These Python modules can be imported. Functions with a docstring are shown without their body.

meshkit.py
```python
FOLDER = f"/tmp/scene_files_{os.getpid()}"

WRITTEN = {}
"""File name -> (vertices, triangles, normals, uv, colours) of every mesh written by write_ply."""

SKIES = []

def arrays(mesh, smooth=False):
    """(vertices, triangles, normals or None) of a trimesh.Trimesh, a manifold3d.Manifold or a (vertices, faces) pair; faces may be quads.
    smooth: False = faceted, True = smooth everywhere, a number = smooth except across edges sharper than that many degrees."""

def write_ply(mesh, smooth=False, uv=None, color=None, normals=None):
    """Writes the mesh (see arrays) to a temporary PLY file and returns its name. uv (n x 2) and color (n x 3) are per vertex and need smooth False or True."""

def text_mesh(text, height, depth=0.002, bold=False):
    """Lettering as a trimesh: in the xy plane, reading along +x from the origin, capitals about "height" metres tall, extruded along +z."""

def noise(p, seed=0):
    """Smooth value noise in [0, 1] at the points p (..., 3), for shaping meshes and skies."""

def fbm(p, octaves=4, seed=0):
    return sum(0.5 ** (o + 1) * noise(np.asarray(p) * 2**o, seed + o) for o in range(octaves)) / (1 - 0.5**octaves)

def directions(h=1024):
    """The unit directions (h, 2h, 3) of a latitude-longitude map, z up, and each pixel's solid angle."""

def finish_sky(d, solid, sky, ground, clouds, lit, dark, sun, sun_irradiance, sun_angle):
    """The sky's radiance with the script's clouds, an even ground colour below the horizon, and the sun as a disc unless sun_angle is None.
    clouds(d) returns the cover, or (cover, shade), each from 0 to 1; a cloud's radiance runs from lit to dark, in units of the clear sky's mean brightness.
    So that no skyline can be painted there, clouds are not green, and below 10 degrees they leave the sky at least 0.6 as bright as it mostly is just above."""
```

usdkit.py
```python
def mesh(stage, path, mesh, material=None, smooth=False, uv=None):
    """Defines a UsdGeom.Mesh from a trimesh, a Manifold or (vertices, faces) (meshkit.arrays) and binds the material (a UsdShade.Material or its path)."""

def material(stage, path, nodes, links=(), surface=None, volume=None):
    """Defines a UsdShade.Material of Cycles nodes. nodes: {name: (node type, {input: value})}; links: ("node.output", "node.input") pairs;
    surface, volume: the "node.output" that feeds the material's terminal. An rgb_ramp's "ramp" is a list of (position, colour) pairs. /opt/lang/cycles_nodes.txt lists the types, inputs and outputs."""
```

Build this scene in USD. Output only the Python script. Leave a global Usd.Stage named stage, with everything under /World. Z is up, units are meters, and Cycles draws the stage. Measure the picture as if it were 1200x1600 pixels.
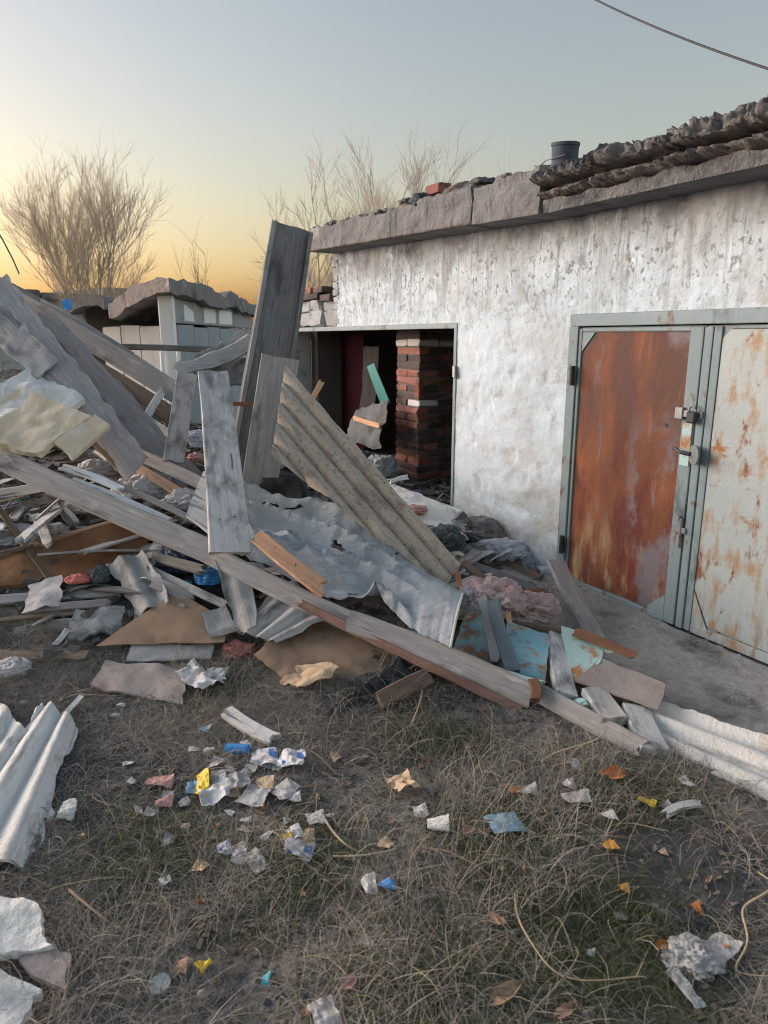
import math, random
import numpy as np, trimesh, usdkit, meshkit
from pxr import Usd, UsdGeom, UsdLux, UsdShade, Gf, Sdf, Vt

stage = Usd.Stage.CreateInMemory()
UsdGeom.SetStageUpAxis(stage, 'Z'); UsdGeom.SetStageMetersPerUnit(stage, 1.0)
W = UsdGeom.Xform.Define(stage, '/World')
UsdGeom.Scope.Define(stage, '/World/Looks')

# ---------------------------------------------------------------- camera
FPX, CAM_H, PITCH = 1110.0, 1.75, math.atan(272 / 1110.0)
cam = UsdGeom.Camera.Define(stage, '/World/camera')
cam.CreateHorizontalApertureAttr(36.0); cam.CreateVerticalApertureAttr(48.0)
cam.CreateFocalLengthAttr(36.0 * FPX / 1200.0)
cam.CreateClippingRangeAttr(Gf.Vec2f(0.05, 2000))
cam.AddTranslateOp().Set(Gf.Vec3d(0, 0, CAM_H))
cam.AddRotateXOp().Set(90 - math.degrees(PITCH))
cam.CreateFStopAttr(4.5); cam.CreateFocusDistanceAttr(4.6)
cam.GetPrim().CreateAttribute('exposure', Sdf.ValueTypeNames.Float).Set(3.15)

# ---------------------------------------------------------------- sky and sun
SUN_AZ, SUN_EL = math.radians(-70), math.radians(2.8)      # azimuth measured from +y towards +x
dome = UsdLux.DomeLight.Define(stage, '/World/sky')
dome.GetPrim().SetCustomDataByKey('kind', 'structure')
sky = usdkit.material(stage, '/World/Looks/sky', {
    'sky': ('sky_texture', {'sky_type': 'single_scattering', 'sun_disc': False, 'sun_elevation': SUN_EL, 'sun_rotation': SUN_AZ,
                            'air_density': 1.3, 'aerosol_density': 3.5, 'ozone_density': 1.15}),
    'soft': ('hsv', {'saturation': .86}), 'tint': ('mix_color', {'blend_type': 'multiply', 'fac': 1.0, 'b': (.985, .97, 1.10), 'use_clamp': False}), 'bg': ('background_shader', {'strength': .068})}, [('sky.color', 'soft.color'), ('soft.color', 'tint.a'), ('tint.result', 'bg.color')], surface='bg.background')
UsdShade.MaterialBindingAPI.Apply(dome.GetPrim()).Bind(sky)
sun = UsdLux.DistantLight.Define(stage, '/World/sun')
sun.CreateIntensityAttr(0.22); sun.CreateAngleAttr(60.0); sun.CreateNormalizeAttr(True)
sun.CreateColorAttr(Gf.Vec3f(1.0, 0.99, 0.97))
sd = Gf.Vec3d(math.sin(SUN_AZ) * math.cos(SUN_EL), math.cos(SUN_AZ) * math.cos(SUN_EL), math.sin(SUN_EL))
sun.AddTransformOp().Set(Gf.Matrix4d().SetRotate(Gf.Rotation(Gf.Vec3d(0, 0, 1), sd)))

# ---------------------------------------------------------------- helpers
_c, _s = math.cos(PITCH), math.sin(PITCH)
EYE = np.array([0, 0, CAM_H])
def ray(x, y):
    a, b = x - 600, 800 - y
    return np.array([a, FPX * _c + b * _s, -FPX * _s + b * _c])
def at(x, y, Y):
    r = ray(x, y); return EYE + r * (Y / r[1])
def onz(x, y, z=0.0):
    r = ray(x, y); return EYE + r * ((z - CAM_H) / r[2])
noise = meshkit.noise
def fbm(p, octaves=4): return 2 * meshkit.fbm(p, octaves) - 1

_used = {}
def path(name, parent=None):
    base = parent.GetPath().pathString if parent else '/World'
    k = (base, name); _used[k] = _used.get(k, -1) + 1
    return '%s/%s' % (base, name if _used[k] == 0 else '%s_%03d' % (name, _used[k]))
def tag(o, label=None, cat=None, group=None, kind=None):
    p = o.GetPrim() if hasattr(o, 'GetPrim') else o
    for k, v in (('label', label), ('category', cat), ('group', group), ('kind', kind)):
        if v: p.SetCustomDataByKey(k, v)
    return p
def frame(o, x, y, z):
    x = np.asarray(x, float); x = x / np.linalg.norm(x)
    z = np.asarray(z, float); z = z - x * (z @ x); z /= np.linalg.norm(z)
    y = np.cross(z, x)
    return Gf.Matrix4d(*x, 0, *y, 0, *z, 0, *map(float, o), 1), np.stack([x, y, z])
def thing(name, label, cat, group=None, m=None):
    x = UsdGeom.Xform.Define(stage, path(name))
    if m is not None: x.AddTransformOp().Set(m)
    return tag(x, label, cat, group)
def put(name, geo, mat, parent=None, smooth=False, m=None):
    o = usdkit.mesh(stage, path(name, parent), geo, MAT[mat], smooth=smooth)
    if m is not None: o.AddTransformOp().Set(m)
    return o.GetPrim()

# ---- geometry
def grid_slab(P, N, T, jitter=None):
    """P: (nx,ny,3) top points, N: (nx,ny,3) normals, thickness T -> closed vertices, faces."""
    nx, ny = P.shape[:2]
    T = np.broadcast_to(np.asarray(T, float), (nx, ny))[..., None]
    v = np.vstack([(P + N * T / 2).reshape(-1, 3), (P - N * T / 2).reshape(-1, 3)])
    i, j = np.meshgrid(np.arange(nx - 1), np.arange(ny - 1), indexing='ij')
    a = (i * ny + j).ravel(); b = a + ny; c = b + 1; d_ = a + 1; o = nx * ny
    f = [np.stack([a, b, c, d_], 1), np.stack([a + o, d_ + o, c + o, b + o], 1)]
    def side(e): f.append(np.stack([e[:-1], e[1:], e[1:] + o, e[:-1] + o], 1))
    k = np.arange(nx) * ny
    side(k[::-1]); side(k + ny - 1); side(np.arange(ny)); side(((nx - 1) * ny + np.arange(ny))[::-1])
    f = np.vstack(f); f = f[:, ::-1]
    return v, f
def sheet(name, c, T, mat, nx=24, ny=12, disp=None, jag=0.0, seed=0, rough=0.0, parent=None, smooth=35, sag=None, rnd=0.0, label=None, cat=None, group=None):
    """A sheet or board on four corners c = (p00, p10, p11, p01); p00->p10 is its long way. disp(s,t,X,Y) -> offset along the normal."""
    c = [np.asarray(q, float) for q in c]
    x = (c[1] - c[0]) + (c[2] - c[3]); yv = (c[3] - c[0]) + (c[2] - c[1]); z = np.cross(x, yv)
    o = sum(c) / 4; m, R = frame(o, x, None, z)
    L = [(R @ (q - o)) for q in c]
    lx, ly = np.linalg.norm(x) / 2, np.linalg.norm(yv) / 2
    s, t = np.meshgrid(np.linspace(0, 1, nx), np.linspace(0, 1, ny), indexing='ij')
    def ed(u, k, size): return fbm(np.stack([u * size * 9, u * 0 + k * 7.3, u * 0 + seed * 3.1], -1).reshape(-1, 3)).reshape(u.shape)
    if jag:
        js, jt = jag / lx, jag / ly
        e0, e1 = (ed(t, 1, ly) + .5 * ed(t * 3, 5, ly)) * js, (ed(t, 2, ly) + .5 * ed(t * 3, 6, ly)) * js
        g0, g1 = ed(s, 3, lx) * jt, ed(s, 4, lx) * jt
        s, t = s + e0 * (1 - s) + e1 * s, t + g0 * (1 - t) + g1 * t
    Pp = sum(w[..., None] * q for w, q in zip(((1 - s) * (1 - t), s * (1 - t), s * t, (1 - s) * t), L))
    X, Y = s * lx, t * ly
    h = np.zeros_like(s)
    if disp: h = h + disp(s, t, X, Y)
    if rough: h = h + rough * fbm(np.stack([X * 6, Y * 6, X * 0 + seed], -1).reshape(-1, 3)).reshape(s.shape)
    if sag: h = h + sag * 4 * s * (1 - s)
    Pp[..., 2] += h
    du, dv = np.gradient(Pp, axis=0), np.gradient(Pp, axis=1)
    N = np.cross(du, dv); N /= np.linalg.norm(N, axis=-1, keepdims=True) + 1e-12
    geo = grid_slab(Pp, N, T)
    p = put(name, geo, mat, parent, smooth, m)
    return tag(p, label, cat, group)
def board(name, p0, p1, w, t, up, mat, nx=14, seed=None, bow=0.018, jag=0.025, wear=0.006, parent=None, label=None, cat='plank', group=None, twist=0.0, w1=None):
    """A plank or beam from p0 to p1: width w, thickness t, up = direction of its thickness."""
    if seed is None: seed = len(_used)
    p0, p1 = np.asarray(p0, float), np.asarray(p1, float)
    L = np.linalg.norm(p1 - p0); m, R = frame((p0 + p1) / 2, p1 - p0, None, up)
    ch = min(w, t) * .14
    ys = np.array([-w / 2, -w / 2 + ch, -w / 6, w / 6, w / 2 - ch, w / 2]); hz = np.array([t / 2 - ch, t / 2, t / 2, t / 2, t / 2, t / 2 - ch])
    xs = np.linspace(-L / 2, L / 2, nx); rr = np.random.default_rng(seed)
    ny = len(ys); P = np.zeros((2, nx, ny, 3))
    k = 1 if w1 is None else (1 + (w1 / w - 1) * (xs / L + .5))[:, None]
    for q, sg in ((0, 1), (1, -1)):
        P[q, :, :, 0] = xs[:, None]; P[q, :, :, 1] = ys[None] * k; P[q, :, :, 2] = sg * hz[None]
    jj = np.clip(jag, 0, L / nx * .8)
    P[:, 0, :, 0] += jj * rr.uniform(-.3, 1, ny)[None] + jj * .2 * rr.normal(size=(2, ny)); P[:, -1, :, 0] -= jj * rr.uniform(-.3, 1, ny)[None] + jj * .2 * rr.normal(size=(2, ny))
    q = P.reshape(-1, 3)
    for ax in (1, 2): q[:, ax] += wear * fbm(q * np.array([4, 18, 18]) + seed * 1.7 + ax * 31)
    u = q[:, 0] / L + .5
    q[:, 2] += bow * (4 * u * (1 - u) - .6) * rr.uniform(-1, 1); q[:, 1] += bow * (4 * u * (1 - u) - .6) * rr.uniform(-1, 1)
    twist = twist + rr.normal(0, .10)
    if twist:
        a = twist * (u - .5); y_, z_ = q[:, 1].copy(), q[:, 2].copy()
        q[:, 1] = y_ * np.cos(a) - z_ * np.sin(a); q[:, 2] = y_ * np.sin(a) + z_ * np.cos(a)
    o = nx * ny
    i, j = np.meshgrid(np.arange(nx - 1), np.arange(ny - 1), indexing='ij')
    a = (i * ny + j).ravel(); b = a + ny; c = b + 1; d_ = a + 1
    f = [np.stack([a, b, c, d_], 1), np.stack([a + o, d_ + o, c + o, b + o], 1)]
    def side(e): f.append(np.stack([e[1:], e[:-1], e[:-1] + o, e[1:] + o], 1))
    kk = np.arange(nx) * ny
    side(kk[::-1]); side(kk + ny - 1); side(np.arange(ny)); side(((nx - 1) * ny + np.arange(ny))[::-1])
    pr = put(name, (q, np.vstack(f)), mat, parent, 28, m)
    return tag(pr, label, cat if parent is None else None, group)
def box_geo(lo, hi):
    lo, hi = np.asarray(lo, float), np.asarray(hi, float)
    b = trimesh.creation.box(hi - lo); b.apply_translation((lo + hi) / 2); return b
def cbox(lo, hi, ch=0.006, seed=0, wob=0.0):
    """box with cut edges"""
    lo, hi = np.asarray(lo, float), np.asarray(hi, float)
    pts = []
    for k in range(8):
        cn = np.array([(lo, hi)[k >> a & 1][a] for a in range(3)]); s = np.array([1 if not k >> a & 1 else -1 for a in range(3)])
        for a in range(3):
            q = cn + s * ch; q[a] = cn[a]; pts.append(q)
    pts = np.array(pts)
    if wob: pts += np.random.default_rng(abs(int(seed))).normal(size=pts.shape) * wob
    return trimesh.convex.convex_hull(pts)
def cat_geo(gs): return trimesh.util.concatenate([g if isinstance(g, trimesh.Trimesh) else trimesh.Trimesh(*meshkit.arrays(g)[:2], process=False) for g in gs])
def tube(pts, r, sides=5):
    p = np.asarray(pts, float); r = np.broadcast_to(r, (len(p),))
    t = np.gradient(p, axis=0); t /= np.linalg.norm(t, axis=1, keepdims=True) + 1e-12
    a = np.cross(t, np.where(np.abs(t[:, 2:]) < .9, [0, 0, 1.], [1., 0, 0])); a /= np.linalg.norm(a, axis=1, keepdims=True) + 1e-12
    b = np.cross(t, a); an = np.arange(sides) * 2 * np.pi / sides
    v = (p[:, None] + r[:, None, None] * (np.cos(an)[None, :, None] * a[:, None] + np.sin(an)[None, :, None] * b[:, None])).reshape(-1, 3)
    i, j = np.meshgrid(np.arange(len(p) - 1), np.arange(sides), indexing='ij'); j2 = (j + 1) % sides
    f = np.stack([i * sides + j, i * sides + j2, (i + 1) * sides + j2, (i + 1) * sides + j], -1).reshape(-1, 4)
    f = np.vstack([f[:, [0, 1, 2]], f[:, [0, 2, 3]]])
    n0 = len(v); v = np.vstack([v, p[:1], p[-1:]])
    k = np.arange(sides); k2 = (k + 1) % sides; l = (len(p) - 1) * sides
    f = np.vstack([f, np.stack([k2, k, k * 0 + n0], 1), np.stack([l + k, l + k2, k * 0 + n0 + 1], 1)])
    return trimesh.Trimesh(v, f, process=False)
def lump(size, seed, sub=3, amp=.25, freq=1.6, ridge=0.0, flat=None, fold=0.0):
    g = trimesh.creation.icosphere(subdivisions=sub); v = g.vertices.copy()
    nz = fbm(v * freq + seed * 5.3)
    if ridge: nz = nz + ridge * (1 - 2 * np.abs(fbm(v * freq * 1.7 + seed * 2.1 + 9)))
    if fold:
        r_ = np.random.default_rng(seed); a_, b_ = r_.normal(size=3), r_.normal(size=3); n1 = fbm(v * 1.3 + seed)
        nz = nz + fold * (np.abs(np.sin(2.6 * (v @ a_) + 3.2 * n1)) ** .6 - .65) + .6 * fold * (np.abs(np.sin(4.3 * (v @ b_) + 4 * n1)) ** .7 - .6)
    v *= (1 + amp * nz)[:, None]
    if flat is not None: v[:, 2] = np.where(v[:, 2] < flat, flat + (v[:, 2] - flat) * .15, v[:, 2])
    return trimesh.Trimesh(v * np.asarray(size), g.faces, process=False)

# ---------------------------------------------------------------- materials
MAT = {}
def M(name, ramp, sc=(1, 1, 1), n=6.0, det=6.0, rg=.6, stains=(), bump=None, rough=.85, spec=.3, var=.12, hue=0.0, island=False, metal=0.0, coord='object', trans=None, alpha=None, distort=0.0):
    """ramp over a stretched noise, then stains (colour, stretch, scale, lo, hi[, (z0, z1)]) laid over it, all in the object's own coordinates."""
    N = {'tc': ('texture_coordinate', {}), 'mp': ('mapping', {'scale': sc}), 'n1': ('noise_texture', {'scale': n, 'detail': det, 'roughness': rg, 'distortion': distort}),
         'r1': ('rgb_ramp', {'ramp': ramp}), 'p': ('principled_bsdf', {'roughness': rough, 'specular_ior_level': spec, 'metallic': metal})}
    src = 'tc.object'
    if coord == 'position': N['geo'] = ('geometry', {}); src = 'geo.position'
    L = [(src, 'mp.vector'), ('mp.vector', 'n1.vector'), ('n1.fac', 'r1.fac')]
    col = 'r1.color'
    for k, st in enumerate(stains):
        c, ssc, ns, lo, hi = st[:5]
        N['sm%d' % k] = ('mapping', {'scale': ssc, 'location': (k * 3.7 + 1.3, k * 5.1, k * 2.9)}); N['sn%d' % k] = ('noise_texture', {'scale': ns, 'detail': 7.0, 'roughness': .62})
        N['sr%d' % k] = ('map_range', {'from_min': lo, 'from_max': hi, 'clamp': True}); N['sx%d' % k] = ('mix_color', {'b': c})
        L += [(src, 'sm%d.vector' % k), ('sm%d.vector' % k, 'sn%d.vector' % k), ('sn%d.fac' % k, 'sr%d.value' % k), (col, 'sx%d.a' % k)]
        fac = 'sr%d.result' % k
        if len(st) > 5:
            ax = st[6] if len(st) > 6 else 'z'
            N['ss%d' % k] = ('separate_xyz', {}); N['sz%d' % k] = ('map_range', {'from_min': st[5][0], 'from_max': st[5][1], 'clamp': True}); N['sm_%d' % k] = ('math', {'math_type': 'multiply'})
            L += [(src, 'ss%d.vector' % k), ('ss%d.%s' % (k, ax), 'sz%d.value' % k), ('sz%d.result' % k, 'sm_%d.value1' % k), (fac, 'sm_%d.value2' % k)]
            fac = 'sm_%d.value' % k
        L.append((fac, 'sx%d.fac' % k)); col = 'sx%d.result' % k
    if var or hue:
        if island: N['gi'] = ('geometry', {}); rv = 'gi.random_per_island'
        else: N['oi'] = ('object_info', {}); rv = 'oi.random'
        N['vm'] = ('map_range', {'to_min': 1 - var, 'to_max': 1 + var}); N['hs'] = ('hsv', {'hue': .5})
        L += [(rv, 'vm.value'), ('vm.result', 'hs.value'), (col, 'hs.color')]
        if hue:
            N['hm'] = ('map_range', {'to_min': .5 - hue, 'to_max': .5 + hue}); N['hf'] = ('math', {'math_type': 'multiply', 'value2': 7.31}); N['hg'] = ('math', {'math_type': 'fraction'})
            L += [(rv, 'hf.value1'), ('hf.value', 'hg.value1'), ('hg.value', 'hm.value'), ('hm.result', 'hs.hue')]
        col = 'hs.color'
    L.append((col, 'p.base_color'))
    if bump:
        bs, bn, dist = bump[:3]; N['bm'] = ('mapping', {'scale': bs}); N['bn'] = ('noise_texture', {'scale': bn, 'detail': 6.0, 'roughness': .65})
        N['b'] = ('bump', {'strength': bump[3] if len(bump) > 3 else .8, 'distance': dist})
        L += [(src, 'bm.vector'), ('bm.vector', 'bn.vector'), ('bn.fac', 'b.height'), ('b.normal', 'p.normal')]
    out = 'p.BSDF'
    if trans:
        N['tr'] = ('translucent_bsdf', {}); N['mx'] = ('mix_closure', {'fac': trans}); L += [(col, 'tr.color'), ('p.BSDF', 'mx.closure1'), ('tr.BSDF', 'mx.closure2')]; out = 'mx.closure'
    if alpha:
        N['tp'] = ('transparent_bsdf', {}); N['mt'] = ('mix_closure', {'fac': alpha}); L += [(out, 'mt.closure1'), ('tp.BSDF', 'mt.closure2')]; out = 'mt.closure'
    MAT[name] = usdkit.material(stage, '/World/Looks/' + name, N, L, surface=out)
G_ = lambda v, r=1, b=1: (v * r, v, v * b)
# wood (the board's own x runs along its grain)
WS = (1.2, 22, 22)
def wood(name, a, b, dark, **k):
    M(name, [(0, dark), (.36, a), (.62, b), (1, tuple(1.15 * q for q in b))], WS, 3.0, 8, .7, stains=[(tuple(.45 * q for q in a), (1, 3, 3), 2.2, .56, .72), (tuple(min(1, 1.35 * q) for q in b), (1.5, 4, 4), 3.1, .6, .75), ((.02, .018, .016), (1.0, 60, 60), 1.6, .66, .70)] + k.pop('st', []), bump=(WS, 4.0, .006, .9), **{'var': .22, 'hue': .012, **k})
wood('wood_grey', (.25, .25, .255), (.37, .365, .36), (.10, .10, .103))
wood('wood_pale', (.42, .425, .425), (.56, .56, .55), (.22, .22, .22), st=[((.16, .165, .17), (1.2, 2, 2), 3.5, .5, .66)])
wood('wood_dark', (.10, .105, .11), (.18, .18, .178), (.025, .026, .028), st=[((.16, .19, .19), (1, 3, 3), 2.6, .55, .7)])
wood('wood_brown', (.13, .095, .07), (.22, .17, .13), (.05, .035, .028))
wood('wood_fresh', (.50, .29, .165), (.64, .41, .25), (.34, .18, .10), var=.12)
wood('wood_reddish', (.16, .09, .075), (.23, .14, .12), (.06, .035, .03))
wood('wood_white', (.56, .58, .58), (.66, .67, .66), (.30, .30, .29), st=[((.2, .19, .18), (1, 14, 14), 3.2, .58, .64)])
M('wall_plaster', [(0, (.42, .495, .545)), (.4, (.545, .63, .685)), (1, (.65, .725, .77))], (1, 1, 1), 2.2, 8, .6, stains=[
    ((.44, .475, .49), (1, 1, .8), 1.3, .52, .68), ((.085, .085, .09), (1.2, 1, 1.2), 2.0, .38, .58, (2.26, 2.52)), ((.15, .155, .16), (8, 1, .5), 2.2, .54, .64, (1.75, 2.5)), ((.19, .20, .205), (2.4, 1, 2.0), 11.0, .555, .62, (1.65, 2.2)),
    ((.40, .41, .42), (1, 1, 1.4), 5.5, .56, .70), ((.24, .24, .24), (1.6, 1, .8), 15.0, .58, .68, (1.5, 2.5)), ((.28, .285, .285), (1.2, 1, .9), 6.0, .55, .68, (1.5, 2.45)), ((.20, .205, .21), (2.6, 1, .5), 2.6, .48, .66, (1.85, 2.55)), ((.37, .395, .385), (1.8, 1, .35), 2.0, .50, .68, (1.6, 2.5)),
    ((.40, .56, .58), (9, 1, .10), 1.3, .66, .72), ((.30, .285, .25), (1.5, 1, 2), 3.0, .36, .62, (.75, .05)), ((.42, .43, .42), (1, 1, 1), 1.6, .55, .72)], bump=((1, 1, 1), 24, .012, .7), rough=.92, var=0)
M('concrete', [(0, (.10, .098, .096)), (.45, (.185, .18, .178)), (1, (.29, .285, .275))], (1, 1, 1), 3.0, 9, .65, stains=[((.09, .09, .095), (6, 1, 1.2), 1.8, .52, .66), ((.42, .40, .38), (1, 1, 1), 2.3, .60, .70)], bump=((1, 1, 1), 18, .03, 1.0), rough=.95, var=.05)
M('concrete_crust', [(0, (.085, .083, .084)), (.45, (.175, .17, .17)), (1, (.28, .272, .265))], (1, 1, 1), 5.0, 9, .7, stains=[((.05, .055, .065), (1.5, 1, 2), 2.6, .52, .64)], bump=((1, 1, 1), 22, .05, 1.0), rough=.97, var=.05)
M('block_grey', [(0, (.26, .28, .29)), (1, (.42, .43, .43))], (1, 1, 1), 4.0, 8, .6, stains=[((.12, .13, .14), (1, 1, 1), 3, .55, .68)], bump=((1, 1, 1), 30, .02), var=.2)
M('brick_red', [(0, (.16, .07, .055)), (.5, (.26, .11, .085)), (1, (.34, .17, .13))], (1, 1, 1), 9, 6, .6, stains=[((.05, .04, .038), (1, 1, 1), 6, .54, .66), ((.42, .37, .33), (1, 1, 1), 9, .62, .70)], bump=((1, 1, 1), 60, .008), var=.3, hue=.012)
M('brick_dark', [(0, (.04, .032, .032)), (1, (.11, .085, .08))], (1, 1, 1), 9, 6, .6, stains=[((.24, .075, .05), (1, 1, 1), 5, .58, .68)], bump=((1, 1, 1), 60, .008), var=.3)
M('brick_white', [(0, (.50, .50, .49)), (1, (.66, .66, .64))], (1, 1, 1), 9, 6, .6, bump=((1, 1, 1), 60, .008), var=.1)
M('mortar', [(0, (.10, .095, .09)), (1, (.20, .19, .18))], (1, 1, 1), 14, 6, .6, bump=((1, 1, 1), 50, .01), var=0)
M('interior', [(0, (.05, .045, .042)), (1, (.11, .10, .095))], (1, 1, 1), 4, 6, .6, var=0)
M('gate_paint', [(0, (.18, .235, .25)), (1, (.25, .31, .32))], (1, 1, 1), 6, 6, .6, stains=[((.16, .075, .035), (2, 2, 1.2), 5, .60, .68), ((.09, .11, .12), (1, 1, .4), 7, .56, .7)], bump=((1, 1, 1), 40, .004, .6), rough=.6, var=.06)
M('rust_panel', [(0, (.085, .036, .026)), (.36, (.15, .055, .030)), (.52, (.20, .068, .030)), (.72, (.275, .095, .036)), (1, (.34, .135, .055))], (2.0, 1, .7), 2.2, 10, .66, stains=[
    ((.12, .030, .020), (1.6, 1, .6), 1.7, .46, .58), ((.31, .115, .038), (2.4, 1, .7), 1.5, .50, .68, (.40, .8), 'x'),
    ((.18, .145, .155), (1.5, 1, 1.1), 1.7, .47, .54, (.46, .38), 'x'), ((.17, .14, .15), (3.0, 1, .8), 1.6, .63, .68),
    ((.11, .05, .036), (1.2, 1, 1), 1.6, .34, .46, (1.0, 1.35)), ((.21, .07, .032), (2.6, 1, .6), 2.2, .50, .66, (.95, 1.2)), ((.15, .035, .022), (3, 1, .6), 1.8, .54, .60, (.75, .55)),
    ((.46, .37, .22), (5, 1, 1.2), 2.0, .50, .70, (.70, .15)), ((.30, .10, .035), (6, 1, .8), 3, .60, .74)], bump=((1, 1, 1), 60, .005, .7), rough=.72, var=0)
M('rust_speck', [(0, (.30, .345, .345)), (1, (.42, .455, .45))], (1, 1, 1), 3, 6, .6, stains=[((.34, .22, .12), (2.2, 1, 1.0), 5.0, .50, .64), ((.20, .085, .04), (2.2, 1, 1.1), 5.0, .585, .66), ((.30, .12, .035), (1, 1, 3), 2.4, .62, .68), ((.22, .085, .03), (6, 1, .6), 2.6, .5, .68, (.45, .05))], bump=((1, 1, 1), 50, .004, .7), rough=.55, var=0)
M('iron_dark', [(0, (.02, .024, .03)), (1, (.07, .08, .09))], (1, 1, 1), 14, 6, .6, stains=[((.13, .06, .03), (1, 1, 1), 12, .6, .7)], rough=.5, metal=.4, var=.1)
M('iron_worn', [(0, (.14, .15, .16)), (1, (.36, .37, .37))], (1, 1, 1), 20, 6, .6, stains=[((.14, .06, .03), (1, 1, 1), 9, .58, .7)], rough=.45, metal=.6, var=.1)
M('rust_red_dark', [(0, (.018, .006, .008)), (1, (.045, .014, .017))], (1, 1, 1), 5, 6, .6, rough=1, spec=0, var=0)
M('rust_brown', [(0, (.075, .045, .035)), (.5, (.17, .085, .05)), (1, (.30, .145, .07))], (1, 1, 1), 8, 7, .65, bump=((1, 1, 1), 50, .006), rough=.8, var=.1)
M('asbestos_warm', [(0, (.30, .265, .225)), (.5, (.42, .375, .32)), (1, (.50, .455, .39))], (1, 3, 3), 5, 9, .65, stains=[((.20, .18, .155), (1.5, 3, 3), 4.0, .54, .72), ((.17, .155, .14), (1, 1, 1), 45, .56, .66), ((.40, .37, .31), (1, 1, 1), 12, .60, .7), ((.23, .215, .12), (1, 2, 2), 3, .6, .74)], bump=((1, 1, 1), 70, .008, .9), rough=.95, var=.06)
M('asbestos_grey', [(0, (.24, .25, .255)), (.5, (.35, .36, .365)), (1, (.45, .455, .455))], (1, 3, 3), 5, 9, .65, stains=[((.11, .115, .12), (1, 2, 2), 2.4, .54, .68), ((.40, .40, .38), (1, 1, 1), 8, .60, .7)], bump=((1, 1, 1), 60, .008, .9), rough=.95, var=.1)
M('asbestos_white', [(0, (.46, .47, .46)), (.5, (.58, .585, .57)), (1, (.66, .66, .64))], (1, 3, 3), 4, 9, .62, stains=[((.30, .29, .27), (1, 4, 4), 2.4, .56, .70), ((.38, .30, .22), (1, 2, 2), 4, .64, .76)], bump=((1, 1, 1), 50, .01, .9), rough=.93, var=.05)
M('felt_grey', [(0, (.27, .30, .33)), (.5, (.39, .43, .46)), (1, (.50, .54, .57))], (1, 1.5, 1.5), 3, 9, .62, stains=[((.24, .27, .30), (.7, 3, 3), 2.2, .56, .72), ((.60, .64, .66), (1.2, 4, 4), 2.6, .58, .72), ((.06, .07, .08), (1, 1, 1), 9, .64, .7)], bump=((1, 2, 2), 16, .02, .9), rough=.8, spec=.25, var=0)
M('card_brown', [(0, (.17, .12, .085)), (.5, (.26, .185, .13)), (1, (.32, .235, .17))], (1, 1, 1), 3, 8, .6, stains=[((.11, .075, .05), (1, 1, 1), 2.5, .56, .72)], bump=((1, 1, 1), 60, .004, .6), rough=.9, var=.12)
M('mattress_brown', [(0, (.11, .062, .032)), (.5, (.19, .105, .055)), (1, (.25, .15, .08))], (1, 1, 1), 3, 8, .6, stains=[((.26, .10, .04), (1, 2, 2), 2.0, .54, .70), ((.045, .03, .02), (1, 1, 1), 2.3, .58, .74)], bump=((1, 1, 1), 40, .01), rough=.95, var=0)
M('foam_cream', [(0, (.46, .38, .27)), (.5, (.62, .54, .41)), (1, (.70, .65, .54))], (1, 1, 1), 3, 7, .6, stains=[((.38, .22, .11), (1, 1, 1), 2.6, .58, .74), ((.66, .68, .66), (1, 1, 1), 1.9, .55, .7)], bump=((1, 1, 1), 40, .008), rough=.95, var=.06)
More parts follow.
